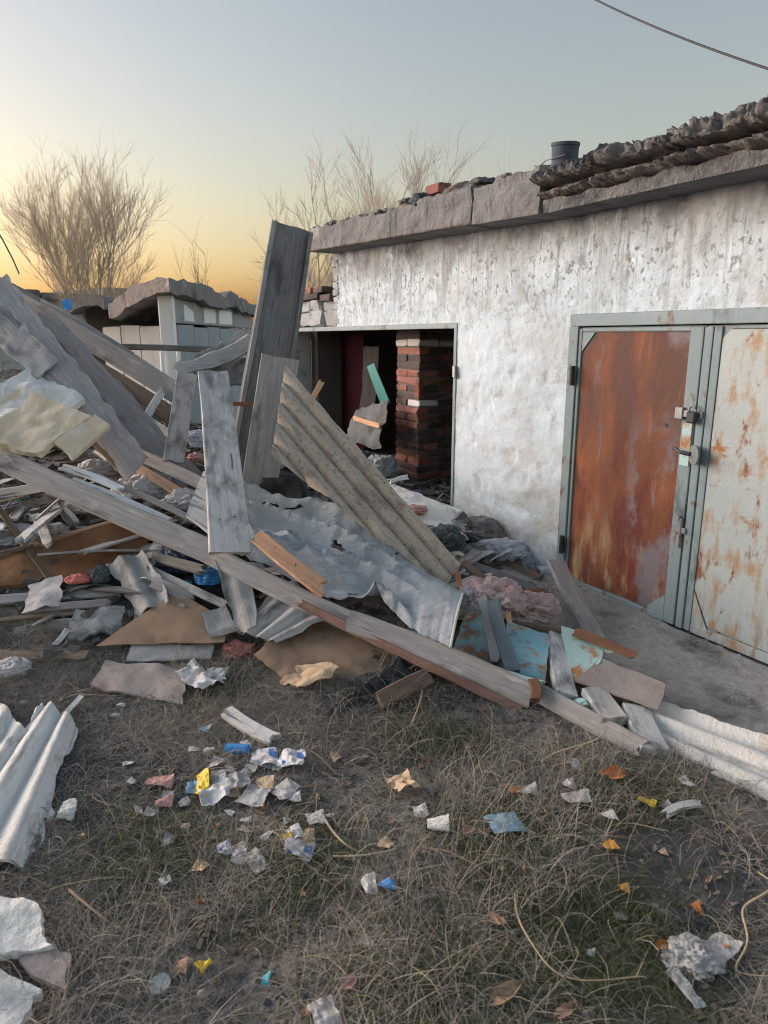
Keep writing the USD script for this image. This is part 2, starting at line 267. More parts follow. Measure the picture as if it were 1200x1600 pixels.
M('foam_white', [(0, (.58, .60, .59)), (1, (.74, .75, .72))], (1, 1, 1), 4, 7, .6, stains=[((.50, .42, .28), (1, 1, 1), 2.6, .56, .72)], bump=((1, 1, 1), 40, .008), rough=.95, var=.06)
M('paint_blue', [(0, (.11, .27, .34)), (.5, (.19, .40, .48)), (1, (.32, .52, .56))], (1, 1, 1), 4, 8, .62, stains=[((.27, .15, .08), (1, 1.5, 1.5), 4.5, .50, .58), ((.36, .40, .38), (1, 1.4, 1), 6, .52, .62), ((.075, .10, .11), (1, 1, 1), 5, .60, .7)], bump=((1, 1, 1), 40, .004), rough=.6, var=.08)
M('paint_aqua', [(0, (.33, .52, .53)), (1, (.46, .62, .60))], (1, 1, 1), 5, 8, .62, stains=[((.38, .17, .07), (1, 1, 1), 4.2, .55, .63), ((.5, .42, .22), (1, 1, 1), 5, .6, .68)], bump=((1, 1, 1), 40, .004), rough=.65, var=.05)
M('paint_slate', [(0, (.075, .105, .13)), (1, (.12, .155, .18))], (1, 6, 6), 5, 8, .62, stains=[((.2, .2, .19), (1, 3, 3), 4, .62, .72)], bump=((1, 6, 6), 10, .004), rough=.7, var=.05)
M('rubber', [(0, (.018, .02, .022)), (1, (.05, .055, .06))], (1, 1, 1), 9, 6, .6, stains=[((.10, .10, .095), (1, 1, 1), 4, .56, .72)], bump=((1, 1, 1), 40, .006), rough=.7, var=.1)
M('flat_black', [(0, (.008, .008, .009)), (1, (.03, .03, .03))], (1, 1, 1), 9, 6, .6, rough=.9, var=.1)
def cloth(name, a, b, st=(), tr=None, rough=.7, var=.08): M(name, [(0, a), (1, b)], (1, 1, 1), 7, 6, .6, stains=list(st), bump=((1, 1, 1), 25, .012, .7), rough=rough, var=var, trans=tr)
cloth('plastic_dim', (.055, .065, .072), (.09, .10, .11))
cloth('bag_grey', (.28, .30, .32), (.44, .46, .47), [((.18, .18, .18), (1, 1, 1), 4, .55, .7)])
cloth('bag_white', (.58, .61, .64), (.73, .75, .76), [((.30, .27, .23), (1, 1, 1), 9, .54, .72), ((.45, .47, .48), (1, 1, 1), 6, .6, .75)], tr=.25)
cloth('bag_bluewhite', (.45, .50, .62), (.66, .70, .78), tr=.2)
cloth('cloth_pink', (.34, .235, .24), (.50, .38, .37), [((.45, .42, .36), (1, 1, 1), 5, .54, .66), ((.30, .11, .15), (1, 1, 1), 6, .6, .68)])
cloth('cloth_green', (.035, .055, .06), (.075, .10, .10))
cloth('cloth_navy', (.03, .045, .10), (.065, .085, .16), [((.25, .27, .3), (1, 3, 3), 5, .62, .7)])
cloth('bag_blue', (.03, .19, .50), (.06, .30, .66), rough=.45)
cloth('bag_teal', (.04, .30, .36), (.08, .42, .46), rough=.5)
cloth('paper_white', (.56, .57, .575), (.70, .70, .69), [((.27, .24, .20), (1, 1, 1), 12, .50, .68), ((.48, .46, .43), (1, 1, 1), 9, .6, .75)], tr=.2, rough=.85)
cloth('paper_grey', (.36, .36, .365), (.50, .50, .50), [((.25, .24, .22), (1, 1, 1), 9, .56, .7)], rough=.9)
cloth('paper_print', (.56, .59, .63), (.70, .72, .74), [((.27, .24, .20), (1, 1, 1), 10, .52, .70), ((.05, .16, .45), (1, 1, 1), 16, .60, .62), ((.45, .06, .07), (1, 1, 1), 13, .66, .68)], rough=.6)
cloth('paper_tan', (.42, .31, .20), (.58, .45, .31), rough=.9)
cloth('plastic_yellow', (.62, .42, .02), (.78, .56, .05), rough=.4)
cloth('plastic_red', (.45, .10, .09), (.55, .20, .18), rough=.6)
cloth('pink_faded', (.42, .23, .21), (.5, .30, .28), rough=.85)
cloth('plastic_sky', (.16, .30, .42), (.26, .42, .54), [((.42, .5, .55), (1, 1, 1), 12, .6, .7)], rough=.35)
cloth('rag_pale', (.38, .39, .40), (.54, .55, .55), [((.30, .28, .26), (1, 1, 1), 9, .55, .7)], tr=.15, rough=.9)
cloth('glass_dull', (.20, .25, .26), (.34, .39, .40), rough=.2)
M('board_pink', [(0, (.24, .21, .20)), (1, (.36, .325, .31))], (1, 1, 1), 4, 8, .6, stains=[((.28, .13, .09), (1, 1, 1), 3, .60, .72), ((.14, .125, .115), (1, 1, 1), 5, .56, .7)], bump=((1, 1, 1), 50, .006), rough=.95, var=.08)
M('stone', [(0, (.22, .20, .175)), (1, (.40, .37, .33))], (1, 1, 1), 9, 7, .6, bump=((1, 1, 1), 40, .01), rough=.95, var=.3)
M('stone_white', [(0, (.52, .53, .52)), (.5, (.66, .67, .65)), (1, (.73, .73, .70))], (1, 1, 1), 5, 8, .6, stains=[((.30, .19, .13), (1, 1, 1), 2.6, .60, .74)], bump=((1, 1, 1), 22, .02), rough=.95, var=.06)
M('soil', [(0, (.10, .095, .09)), (.42, (.20, .19, .178)), (.7, (.30, .285, .265)), (1, (.42, .40, .375))], (1, 1, 1), 3.2, 12, .7, stains=[((.055, .062, .035), (1, 1, 1), 1.7, .54, .66), ((.15, .128, .10), (1, 1, 1), 2.3, .54, .68), ((.018, .018, .02), (1, 1, 1), .9, .60, .70)], bump=((1, 1, 1), 30, .04, 1.0), rough=1.0, spec=.1, var=0, coord='position')
M('gravel_ground', [(0, (.22, .215, .21)), (.42, (.40, .39, .38)), (.62, (.50, .49, .475)), (1, (.70, .69, .67))], (1, 1, 1), 14, 12, .75, stains=[((.10, .095, .09), (1, 1, 1), 1.8, .54, .70)], bump=((1, 1, 1), 55, .03, 1.0), rough=1.0, spec=.1, var=0, coord='position')
M('ash_and_shade', [(0, (.045, .045, .048)), (.5, (.085, .085, .088)), (1, (.16, .158, .155))], (1, 1, 1), 5, 12, .7, bump=((1, 1, 1), 40, .03), rough=1, spec=.1, var=0, coord='position')  # burnt ground, and also the painted shade in the gaps of the heap
M('pebble', [(0, (.36, .355, .345)), (1, (.60, .59, .57))], (1, 1, 1), 20, 5, .6, rough=.95, var=.4, island=True)
M('leaf_bits', [(0, (.22, .175, .135)), (.5, (.38, .32, .26)), (1, (.55, .50, .44))], (1, 1, 1), 6, 4, .6, rough=.9, var=.5, hue=.02, island=True, trans=.15)
M('rubble_bits', [(0, (.11, .105, .10)), (1, (.30, .29, .28))], (1, 1, 1), 12, 5, .6, rough=.95, var=.55, hue=.03, island=True)
M('straw', [(0, (.52, .485, .40)), (1, (.80, .755, .64))], (1, 1, 1), 9, 4, .6, rough=.9, spec=.15, var=.5, hue=.015, island=True, trans=.2)
M('straw_grey', [(0, (.40, .385, .345)), (1, (.66, .635, .57))], (1, 1, 1), 9, 4, .6, rough=.95, spec=.1, var=.55, hue=.015, island=True, trans=.15)
M('grass_green', [(0, (.10, .14, .06)), (1, (.17, .22, .10))], (1, 1, 1), 9, 4, .6, rough=.8, spec=.2, var=.4, hue=.02, island=True, trans=.25)
M('twig', [(0, (.13, .10, .075)), (1, (.27, .22, .16))], (1, 1, 1), 20, 4, .6, rough=.9, var=.3)
M('twig_pale', [(0, (.34, .27, .17)), (1, (.48, .40, .27))], (1, 1, 1), 20, 4, .6, rough=.85, var=.15)
M('leaf_tan', [(0, (.34, .21, .14)), (1, (.54, .36, .25))], (1, 1, 1), 12, 5, .6, rough=.85, var=.3, hue=.015, trans=.2)
M('leaf_orange', [(0, (.40, .17, .05)), (1, (.55, .27, .07))], (1, 1, 1), 12, 5, .6, rough=.8, var=.2, hue=.02, trans=.2)
M('bark', [(0, (.12, .10, .085)), (1, (.22, .19, .16))], (1, 1, 1), 9, 5, .6, rough=.95, var=.1)
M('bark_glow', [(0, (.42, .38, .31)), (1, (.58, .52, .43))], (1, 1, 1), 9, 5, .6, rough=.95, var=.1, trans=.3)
M('bark_pale', [(0, (.26, .245, .225)), (1, (.38, .355, .32))], (1, 1, 1), 9, 5, .6, rough=.95, var=.1)
M('far_wall', [(0, (.24, .275, .30)), (1, (.33, .36, .38))], (1, 1, 1), 3, 7, .6, stains=[((.22, .25, .27), (2, 2, .5), 2, .55, .7)], rough=.95, var=.1)
M('white_paint', [(0, (.66, .68, .69)), (1, (.76, .77, .76))], (1, 1, 1), 6, 6, .6, stains=[((.4, .4, .38), (1, 1, 1), 5, .6, .72)], rough=.8, var=.05)
M('cable', [(0, (.02, .02, .022)), (1, (.04, .04, .042))], var=0, rough=.6)
M('pipe_blue', [(0, (.035, .05, .07)), (1, (.08, .105, .13))], (1, 1, 1), 8, 6, .6, spec=.05, stains=[((.10, .055, .035), (1, 1, 1), 5, .6, .7)], rough=.6, var=0)
M('teal_paint', [(0, (.03, .19, .19)), (1, (.05, .26, .25))], (1, 1, 1), 8, 6, .6, rough=.5, var=0)
# ---------------------------------------------------------------- the ground: trodden earth rising into the heap under the wreckage
GP = onz(1046, 980); DU = ray(-34, 528) * [1, 1, 0]; DU = DU / np.linalg.norm(DU); DN = np.array([-DU[1], DU[0], 0])
def wp(u, off, z): return GP + DU * u + DN * off + np.array([0, 0, z])
def onwall(x, y, off=0.0):
    r = ray(x, y); return EYE + r * (((GP + DN * off - EYE) @ DN) / (r @ DN))
from scipy.interpolate import RBFInterpolator
_cp = [(-4, 1, 0), (-2, 1, 0), (0, 1, 0), (2, 1, 0), (-4, 2.4, 0), (-2, 2.4, 0), (0, 2.4, 0), (1.5, 2.4, 0), (-4, 3.3, .03), (-2.5, 3.5, .02), (-1.5, 3.6, .02), (-.7, 3.6, .02), (0, 3.2, .0), (.6, 2.95, 0), (1.2, 2.75, 0),
       (-3, 4.3, .25), (-2.2, 4.3, .28), (-1.4, 4.3, .28), (-.7, 4.2, .20), (-.15, 3.8, .12), (.4, 3.6, .08), (.85, 3.5, .05),
       (-4, 5.2, .60), (-3, 5.2, .62), (-2.2, 5.2, .60), (-1.4, 5.2, .55), (-.7, 5.0, .42), (0, 4.8, .28), (.6, 4.6, .12), (1.0, 4.5, .05), (1.3, 4.0, 0), (1.6, 3.3, 0), (2.2, 3, 0), (3, 2, 0),
       (-4, 6.6, .95), (-3, 6.6, .95), (-2.2, 6.6, .88), (-1.4, 6.4, .75), (-.6, 6.4, .52), (.1, 6.1, .33), (.75, 5.6, .15), (1.1, 5.2, .05), (-4, 8.5, .9), (-2.5, 8.5, .8), (-1.2, 8.2, .55), (0, 7.4, .3), (1, 8, .25), (3, 7, .1),
       (-5, 11, .4), (-2.5, 11, .3), (-1, 10, .3), (2, 11, .1), (-8, 8, .4), (-8, 3, 0), (6, 3, 0), (6, 9, 0), (-8, 14, .1), (0, 15, .1), (8, 15, 0)]
_cp = np.array(_cp, float)
_rbf = RBFInterpolator(_cp[:, :2], _cp[:, 2], kernel='linear', smoothing=.05)
_gx, _gy = np.linspace(-8, 6, 281), np.linspace(.2, 15, 297)
from scipy.interpolate import RegularGridInterpolator
_gg = np.stack(np.meshgrid(_gx, _gy, indexing='ij'), -1)
_mound = RegularGridInterpolator((_gx, _gy), np.maximum(_rbf(_gg.reshape(-1, 2)).reshape(_gg.shape[:2]), -.01), bounds_error=False, fill_value=0.0)
def smoothstep(a, b, x): t = np.clip((x - a) / (b - a), 0, 1); return t * t * (3 - 2 * t)
def apron(x, y):
    u = (np.asarray(x) - GP[0]) * DU[0] + (np.asarray(y) - GP[1]) * DU[1]; o = (np.asarray(x) - GP[0]) * DN[0] + (np.asarray(y) - GP[1]) * DN[1]
    return smoothstep(1.5, .9, u) * smoothstep(.95, .6, o)
def hgt(x, y):
    x, y = np.asarray(x, float), np.asarray(y, float)
    p = np.stack([x, y, x * 0], -1)
    fade = smoothstep(16, 9, np.hypot(x, y))
    b = .03 * fbm(p * 1.3) + .012 * fbm(p * 5 + 7, 3) + .010 * fbm(p * 19 + 3, 2)
    return (_mound(np.stack([x, y], -1)).reshape(x.shape) + b * (1 - .75 * apron(x, y))) * fade - .01
def gnd(x, y, lift=0.0):
    r = ray(x, y); t = np.linspace(.3 / r[1], 40 / r[1], 1600); q = EYE + r * t[:, None]
    k = np.argmax(q[:, 2] < hgt(q[:, 0], q[:, 1]) + lift); lo, hi = t[max(k - 1, 0)], t[k]
    for _ in range(12):
        mid = (lo + hi) / 2; a = EYE + r * mid
        if a[2] < hgt(a[0], a[1]) + lift: hi = mid
        else: lo = mid
    return EYE + r * hi
def terrain(xs, ys):
    X, Y = np.meshgrid(xs, ys, indexing='ij'); Z = hgt(X, Y)
    v = np.stack([X, Y, Z], -1).reshape(-1, 3); nx, ny = X.shape
    i, j = np.meshgrid(np.arange(nx - 1), np.arange(ny - 1), indexing='ij'); a = (i * ny + j).ravel()
    return v, np.stack([a, a + ny, a + ny + 1, a + 1], 1)
xs = np.unique(np.concatenate([np.linspace(-900, -40, 12), np.linspace(-40, -4.5, 30), np.linspace(-4.5, 4, 340), np.linspace(4, 40, 25), np.linspace(40, 900, 12)]))
ys = np.unique(np.concatenate([np.linspace(-900, -20, 10), np.linspace(-20, .8, 16), np.linspace(.8, 8.5, 310), np.linspace(8.5, 40, 50), np.linspace(40, 1500, 16)]))
tag(put('ground', terrain(xs, ys), 'soil', smooth=True), kind='structure')
# grey gravel in front of the gate, a thin spread over the earth that thins out at a ragged edge
U, O = np.meshgrid(np.linspace(-3.2, 1.45, 150), np.linspace(0, .98, 60), indexing='ij')
Pq = GP + DU * U[..., None] + DN * O[..., None]
e = np.minimum(smoothstep(1.45, 1.05, U), smoothstep(.98, .72, O)) + .25 * fbm(Pq * 6)
Pq[..., 2] = hgt(Pq[..., 0], Pq[..., 1]) + .006 + .014 * np.clip(e, 0, 1) + .012 * np.clip(e, 0, 1) + .005 * fbm(Pq * 40, 2) - .05 * smoothstep(.3, .05, e)
i, j = np.meshgrid(np.arange(149), np.arange(59), indexing='ij'); a = (i * 60 + j).ravel()
tag(put('gravel_apron', (Pq.reshape(-1, 3), np.stack([a, a + 60, a + 61, a + 1], 1)[:, ::-1]), 'gravel_ground', smooth=True), kind='structure')
def earth_patch(name, px, py, rx, ry, mat, seed, lift=.005):
    c = gnd(px, py); X, Y = np.meshgrid(np.linspace(-rx, rx, 50), np.linspace(-ry, ry, 40), indexing='ij'); P = np.stack([c[0] + X, c[1] + Y, X * 0], -1)
    e = 1 - np.hypot(X / rx, Y / ry) + .45 * fbm(P * 5 + seed) + .2 * fbm(P * 19 + seed)
    P[..., 2] = hgt(P[..., 0], P[..., 1]) + np.where(e > .12, lift + .004 * fbm(P * 50, 2), -.02)
    i, j = np.meshgrid(np.arange(49), np.arange(39), indexing='ij'); a = (i * 40 + j).ravel()
    tag(put(name, (P.reshape(-1, 3), np.stack([a, a + 40, a + 41, a + 1], 1)), mat, smooth=True), kind='structure')
earth_patch('burnt_ground', 1110, 1350, .34, .30, 'ash_and_shade', 3)
earth_patch('burnt_ground', 165, 1215, .34, .30, 'ash_and_shade', 8)
earth_patch('dark_earth', 210, 868, 1.5, .55, 'ash_and_shade', 5)  # shade in the gaps of the heap, painted as a dark ground patch
earth_patch('dark_earth', 560, 850, .7, .5, 'ash_and_shade', 6)  # gap shade painted on the ground below the middle sheets
earth_patch('dark_earth', 640, 1085, .45, .16, 'ash_and_shade', 7)

# ---------------------------------------------------------------- the garage: its own axes are u (along the front), off (outwards), z
gm = Gf.Matrix4d(*DU, 0, *DN, 0, 0, 0, 1, 0, *GP, 1)
garage = thing('garage', 'whitewashed masonry garage with crumbling concrete roof and rusty steel gate', 'garage', m=gm)
UL, UR, UO = 4.74, -3.0, 2.40
def zeave(u): return 2.52 + .035 * np.maximum(0, u - 1.1)
def wallgrid(u0, u1, z0, z1, ragged=None):
    nu, nz = max(3, int((u1 - u0) / .022)), max(3, int((z1 - z0) / .022))
    u, z = np.meshgrid(np.linspace(u0, u1, nu), np.linspace(z0, z1, nz), indexing='ij')
    z = np.where(z > 2.2, z + (zeave(u) + .06 - 2.58) * (z - 2.2) / .38 * (z1 > 2.3), z)
    p = np.stack([u, u * 0, z], -1)
    o = .012 + .008 * fbm(p * 2.2) + .004 * fbm(p * 14 + 5, 3) - .016 * smoothstep(.15, .42, fbm(p * 9 + 21, 3)) * smoothstep(-.2, .3, fbm(p * 1.2 + 2))
    p[..., 1] = np.maximum(o, .002)
    a_, b_ = np.meshgrid(np.arange(nu - 1), np.arange(nz - 1), indexing='ij'); a = (a_ * nz + b_).ravel()
    return trimesh.Trimesh(p.reshape(-1, 3), np.vstack([np.stack([a, a + nz + 1, a + nz], 1), np.stack([a, a + 1, a + nz + 1], 1)]), process=False)
zT = 2.58
fronts = [wallgrid(UR, -1.0, -.1, zT), wallgrid(-1.0, 1.0, 1.905, zT), wallgrid(1.0, UO, -.1, zT), wallgrid(UO, UL, 1.875, zT)]
bodies = [box_geo((UR, -.28, -.2), (-1.0, -.002, 2.5)), box_geo((-1.0, -.28, 1.905), (1.0, -.002, 2.5)), box_geo((1.0, -.28, -.2), (UO, -.002, 2.5)), box_geo((UO, -.28, 1.875), (UL, -.002, 2.58)),
          box_geo((UR, -5.2, -.2), (UR + .25, -.28, 2.5)), box_geo((UR, -5.4, -.2), (4.72, -5.2, 2.5)), box_geo((4.72, -5.4, -.2), (6.2, -5.2, 1.84)), box_geo((4.66, -5.2, 1.9), (4.72, -.28, 2.55)), box_geo((1.0, -5.2, -.2), (1.25, -.28, 2.5))]
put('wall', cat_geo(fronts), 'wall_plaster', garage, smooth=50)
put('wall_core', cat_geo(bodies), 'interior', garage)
# ragged broken end of the whitewashed wall
rr = np.random.default_rng(4)
for k in range(9):
    z0 = 1.9 + k * .077; w_ = rr.uniform(.02, .10)
    put('brick', cbox((UL - .05, -.24, z0), (UL + w_, .004 + rr.uniform(0, .02), z0 + .068), .008, k, .004), 'block_grey', garage)
# roof slabs
def roof_slab(u0, u1, off, zt, mat, seed, thick=.24, amp=.02):
    nu, nf, nt = int((u1 - u0) / .03), 10, 14
    us = np.linspace(u0, u1, nu)
    prof = [(-.30, 0), (-.02, 0)] + [(off, q) for q in np.linspace(.012, .99, nf)] + [(off - .03 - q, 1) for q in np.linspace(0, .8, nt)] + [(-2.2, 1.05), (-5.4, 1.1)]
    P = np.zeros((nu, len(prof), 3))
    for j, (o, h) in enumerate(prof):
        zb = zeave(us) + .005
        P[:, j] = np.stack([us, us * 0 + o, zb + h * (zt(us) - zb)], 1)
    wgt = np.array([0, 0] + [.6] * nf + [1] * nt + [1, 1])
    q = P.reshape(-1, 3)
    d1, d2 = fbm(q * np.array([3, 5, 5]) + seed), fbm(q * np.array([11, 13, 13]) + seed, 3)
    d3 = fbm(q * np.array([1.6, 11, 11]) + seed + 40); d3 = np.minimum(d3 + .15, 0) * 3
    P[..., 1] += ((d1 * 1.1 + d2 * 1.0 + d3) * amp).reshape(P.shape[:2]) * wgt * (np.array([p[1] for p in prof]) < .999)
    P[..., 2] += ((d1 * 2.2 + d2 * 2.0 + d3) * amp).reshape(P.shape[:2]) * wgt * (np.array([p[1] for p in prof]) > .9)
    n = len(prof); a_, b_ = np.meshgrid(np.arange(nu - 1), np.arange(n - 1), indexing='ij'); a = (a_ * n + b_).ravel()
    f = np.vstack([np.stack([a, a + n, a + n + 1], 1), np.stack([a, a + n + 1, a + 1], 1)])
    caps = []
    for r in (0, nu - 1):
        ring = r * n + np.arange(n)
        caps += [(ring[0], ring[k], ring[k + 1]) if r == 0 else (ring[0], ring[k + 1], ring[k]) for k in range(1, n - 1)]
    return q, np.vstack([f, np.array(caps)])[:, ::-1]
put('roof_slab', roof_slab(1.80, 4.80, .30, lambda u: 2.812 + .028 * (u - 1.8), 'concrete', 1, amp=.028), 'concrete', garage, smooth=60)
put('roof_slab', roof_slab(1.06, 1.775, .31, lambda u: 2.80 + .02 * (u - 1.06), 'concrete', 9, amp=.028), 'concrete', garage, smooth=60)
put('roof_slab', roof_slab(UR - .2, 1.04, .29, lambda u: 2.60 + 0 * u, 'concrete', 17, amp=.022), 'concrete_crust', garage, smooth=40)
# lumpy crust of old mortar and earth over the right hand slab
us = np.linspace(UR - .2, 1.05, 420); prof = [(.05, 2.585), (.20, 2.60), (.27, 2.615), (.29, 2.635), (.26, 2.655), (.19, 2.665), (.17, 2.675), (.22, 2.683), (.29, 2.69), (.33, 2.70), (.35, 2.715), (.345, 2.735), (.32, 2.752), (.28, 2.765), (.23, 2.775), (.15, 2.785), (.05, 2.79), (-.1, 2.80), (-.4, 2.81), (-1, 2.84), (-5.4, 2.85)]
pr_ = np.array(prof); cl = np.r_[0, np.cumsum(np.linalg.norm(np.diff(pr_, axis=0), axis=1))]; w_ = np.r_[np.linspace(0, 1.15, 80), np.linspace(1.3, cl[-1], 10)]
pr_ = np.stack([np.interp(w_, cl, pr_[:, 0]), np.interp(w_, cl, pr_[:, 1])], 1); prof = [tuple(p) for p in pr_]
P = np.array([[(u, o, z) for o, z in prof] for u in us]); q = P.reshape(-1, 3)
b1, b2, b3, b4 = fbm(q * 2.4 + 11), fbm(q * 7 + 3, 5), fbm(q * 19 + 5, 4), fbm(q * 48 + 9, 3)
cre = np.exp(-((P[..., 2] - 2.672) / .022) ** 2) * np.clip(.35 - 1.6 * fbm(q * np.array([1.7, 1, 1]) + 30).reshape(P.shape[:2]), 0, 1) * (P[..., 1] > .1)
lumpy = (.07 * b1 + .075 * b2 + .05 * (1 - 2.2 * np.abs(b3)) + .022 * b4).reshape(P.shape[:2]) * smoothstep(2.58, 2.64, P[..., 2]) - .10 * cre
back = smoothstep(-.6, .1, P[..., 1])
P[..., 1] += lumpy * back + .07 * np.exp(-((P[..., 2] - 2.67) / .05) ** 2) * (P[..., 1] > .1); P[..., 2] += .8 * lumpy * smoothstep(2.68, 2.76, P[..., 2]) * (.4 + .6 * back)
n = len(prof); q = P.reshape(-1, 3); a_, b_ = np.meshgrid(np.arange(len(us) - 1), np.arange(n - 1), indexing='ij'); a = (a_ * n + b_).ravel()
put('roof_crust', (q, np.vstack([np.stack([a, a + n + 1, a + n], 1), np.stack([a, a + 1, a + n + 1], 1)])), 'concrete_crust', garage, smooth=50)
lumps = []
for (u, o, s_, z) in [(2.9, .2, .07, 2.88), (2.7, .12, .10, 2.86), (2.24, .16, .08, 2.86), (2.1, .14, .11, 2.86), (1.95, .12, .10, 2.86), (1.88, .18, .09, 2.85), (3.05, .1, .10, 2.86), (2.75, .05, .08, 2.85), (2.3, .05, .09, 2.84), (2.1, .15, .14, 2.83), (2.0, .05, .15, 2.84), (3.6, .1, .08, 2.87), (3.9, .05, .10, 2.87), (1.5, .1, .07, 2.81), (1.2, .15, .09, 2.81), (2.6, .2, .06, 2.85), (3.3, .18, .06, 2.86), (4.2, .12, .07, 2.88)]:
    g = lump((s_, s_ * .8, s_ * .42), int(u * 100), 3, .6, 1.8, .3); g.apply_translation((u, o, z)); lumps.append(g)
rl_ = np.random.default_rng(21)
for k in range(40):
    u = rl_.uniform(1.1, 4.75); s_ = rl_.uniform(.012, .04); g = lump((s_ * 1.4, s_, s_ * .7), k + 700, 2, .55, 1.8, .4); g.apply_translation((u, rl_.uniform(.14, .29), 2.815 + .028 * max(0, u - 1.8))); lumps.append(g)
tag(put('roof_rubble', cat_geo(lumps), 'concrete_crust', garage, smooth=50), kind='stuff')
# short iron vent pipe standing out of the roof
v1 = np.linspace(0, 2 * np.pi, 29)[:-1]
pp = onwall(883, 240, -.15); pu = (pp - GP) @ DU
ring = lambda r, z, wob=0: np.stack([pu + r * np.cos(v1) * (1 + wob * np.cos(2 * v1 + 1)), -.15 + r * np.sin(v1), z + .012 * np.cos(v1 + .5)], 1)
RS = [ring(.088, 2.6), ring(.090, 2.86, .03), ring(.092, 2.96, .03), ring(.094, 3.035, .04), ring(.100, 3.04, .04), ring(.100, 3.06, .05), ring(.084, 3.06, .05), ring(.08, 2.75)]
vv = np.vstack(RS); ff = []
for r in range(len(RS) - 1):
    for k in range(28): ff.append((r * 28 + k, r * 28 + (k + 1) % 28, (r + 1) * 28 + (k + 1) % 28, (r + 1) * 28 + k))
vent = put('vent_pipe', (vv, np.array(ff)), 'pipe_blue', garage, smooth=45)
put('tie_wire', tube([(pu - .10, -.06, 2.955), (pu, -.045, 2.95), (pu + .10, -.07, 2.96), (pu + .16, -.06, 2.93), (pu + .20, -.05, 2.94)], .004), 'iron_dark', vent)
put('tie_wire', tube([(pu - .09, -.09, 2.985), (pu - .13, -.07, 2.98), (pu - .15, -.05, 3.0)], .004), 'iron_dark', vent)

# ---- the gate: painted angle frame, rusty left leaf, speckled right leaf
def gbox(name, u0, u1, o0, o1, z0, z1, mat, parent=garage, ch=.004, seed=0, wob=.0012): return put(name, cbox((u0, o0, z0), (u1, o1, z1), ch, seed, wob), mat, parent)
gf = gbox('gate_frame', -1.01, 1.006, -.05, .030, 1.826, 1.902, 'gate_paint')
gbox('frame_post', .932, 1.008, -.05, .029, -.05, 1.824, 'gate_paint', gf); gbox('frame_post', -1.012, -.936, -.05, .029, -.05, 1.824, 'gate_paint', gf)
gbox('sill_rail', -1.0, 1.0, -.05, .024, -.03, .018, 'iron_dark', gf)
def extr(pts, o0, o1):
    from shapely.geometry import Polygon
    g = trimesh.creation.extrude_polygon(Polygon(pts), o1 - o0, engine='earcut'); v = g.vertices.copy()
    return trimesh.Trimesh(np.stack([v[:, 0], o0 + v[:, 2], v[:, 1]], 1), g.faces[:, ::-1], process=False)
lf = tag(gbox('gate_leaf', -.035, .926, -.03, -.004, .024, 1.818, 'gate_paint'), 'left gate leaf with a rusted steel panel')
put('steel_panel', extr([(.05, .115), (.05, 1.785), (.775, 1.787), (.893, 1.655), (.903, .06), (.40, .075), (.22, .07)], -.004, .002), 'rust_panel', lf)
gbox('stile', -.034, .047, -.004, .016, .03, 1.81, 'gate_paint', lf); gbox('stile', .906, .925, -.004, .016, .03, 1.81, 'gate_paint', lf)
gbox('rail', .050, .903, -.004, .014, 1.789, 1.812, 'gate_paint', lf); gbox('rail', .050, .903, -.004, .012, .026, .062, 'gate_paint', lf)
put('corner_plate', extr([(.052, .064), (.052, .20), (.20, .064)], .003, .008), 'gate_paint', lf)
put('corner_plate', extr([(.79, 1.786), (.902, 1.786), (.902, 1.66)], .003, .009), 'gate_paint', lf)
put('drill_hole', trimesh.creation.cylinder(.012, .004, sections=12, transform=trimesh.transformations.rotation_matrix(np.pi / 2, (1, 0, 0)) ).apply_translation((.165, .0035, 1.24)), 'iron_dark', lf)
rf = tag(gbox('gate_leaf', -.932, -.046, -.03, -.004, .024, 1.818, 'gate_paint'), 'right gate leaf in pale paint freckled with rust')
put('steel_panel', extr([(-.93, .085), (-.93, 1.795), (-.20, 1.795), (-.155, 1.75), (-.150, .30), (-.26, .10)], -.004, .004), 'rust_speck', rf)
gbox('stile', -.147, -.103, -.004, .012, .03, 1.81, 'gate_paint', rf); gbox('stile', -.097, -.050, -.004, .020, .03, 1.81, 'gate_paint', rf)
gbox('rail', -.93, -.20, -.004, .012, 1.798, 1.813, 'gate_paint', rf); gbox('rail', -.93, -.15, -.004, .010, .026, .082, 'rust_speck', rf)
put('corner_plate', extr([(-.151, .084), (-.151, .28), (-.255, .084)], .0, .006), 'rust_speck', rf)
cyl = lambda r, h, c, ax, sec=14: trimesh.creation.cylinder(r, h, sections=sec, transform=trimesh.geometry.align_vectors((0, 0, 1), ax)).apply_translation(c)
# hinges, hasp, padlock, turn handle and bolt
for u_, z_ in ((.945, 1.50), (.945, .30)):
    hg = put('hinge', cat_geo([cyl(.017, .13, (u_, .042, z_), (0, 0, 1)), cbox((u_ - .03, .03, z_ - .05), (u_ + .03, .037, z_ + .05), .002)]), 'iron_dark', garage)
hs = put('hasp', cat_geo([cbox((-.095, .021, 1.305), (.075, .032, 1.345), .003), cbox((.03, .02, 1.29), (.085, .04, 1.36), .004)]), 'iron_worn', garage)
pl = put('padlock', cat_geo([cbox((-.075, .034, 1.275), (-.012, .066, 1.345), .010)]), 'iron_dark', hs)
th = np.linspace(0, np.pi, 9); put('shackle', tube(np.stack([-.043 + .022 * np.cos(th), th * 0 + .05, 1.343 + .035 * np.sin(th)], 1), .006, 7), 'iron_worn', pl)
tl = put('turn_handle', cat_geo([cyl(.058, .008, (-.088, .055, 1.10), (.5, 1, 0), 20), cyl(.012, .05, (-.08, .03, 1.10), (0, 1, 0))]), 'iron_worn', garage, smooth=30)
put('lever', tube([(-.06, .055, 1.10), (-.01, .07, 1.105), (.055, .06, 1.125)], [.013, .011, .008], 8), 'iron_dark', tl)
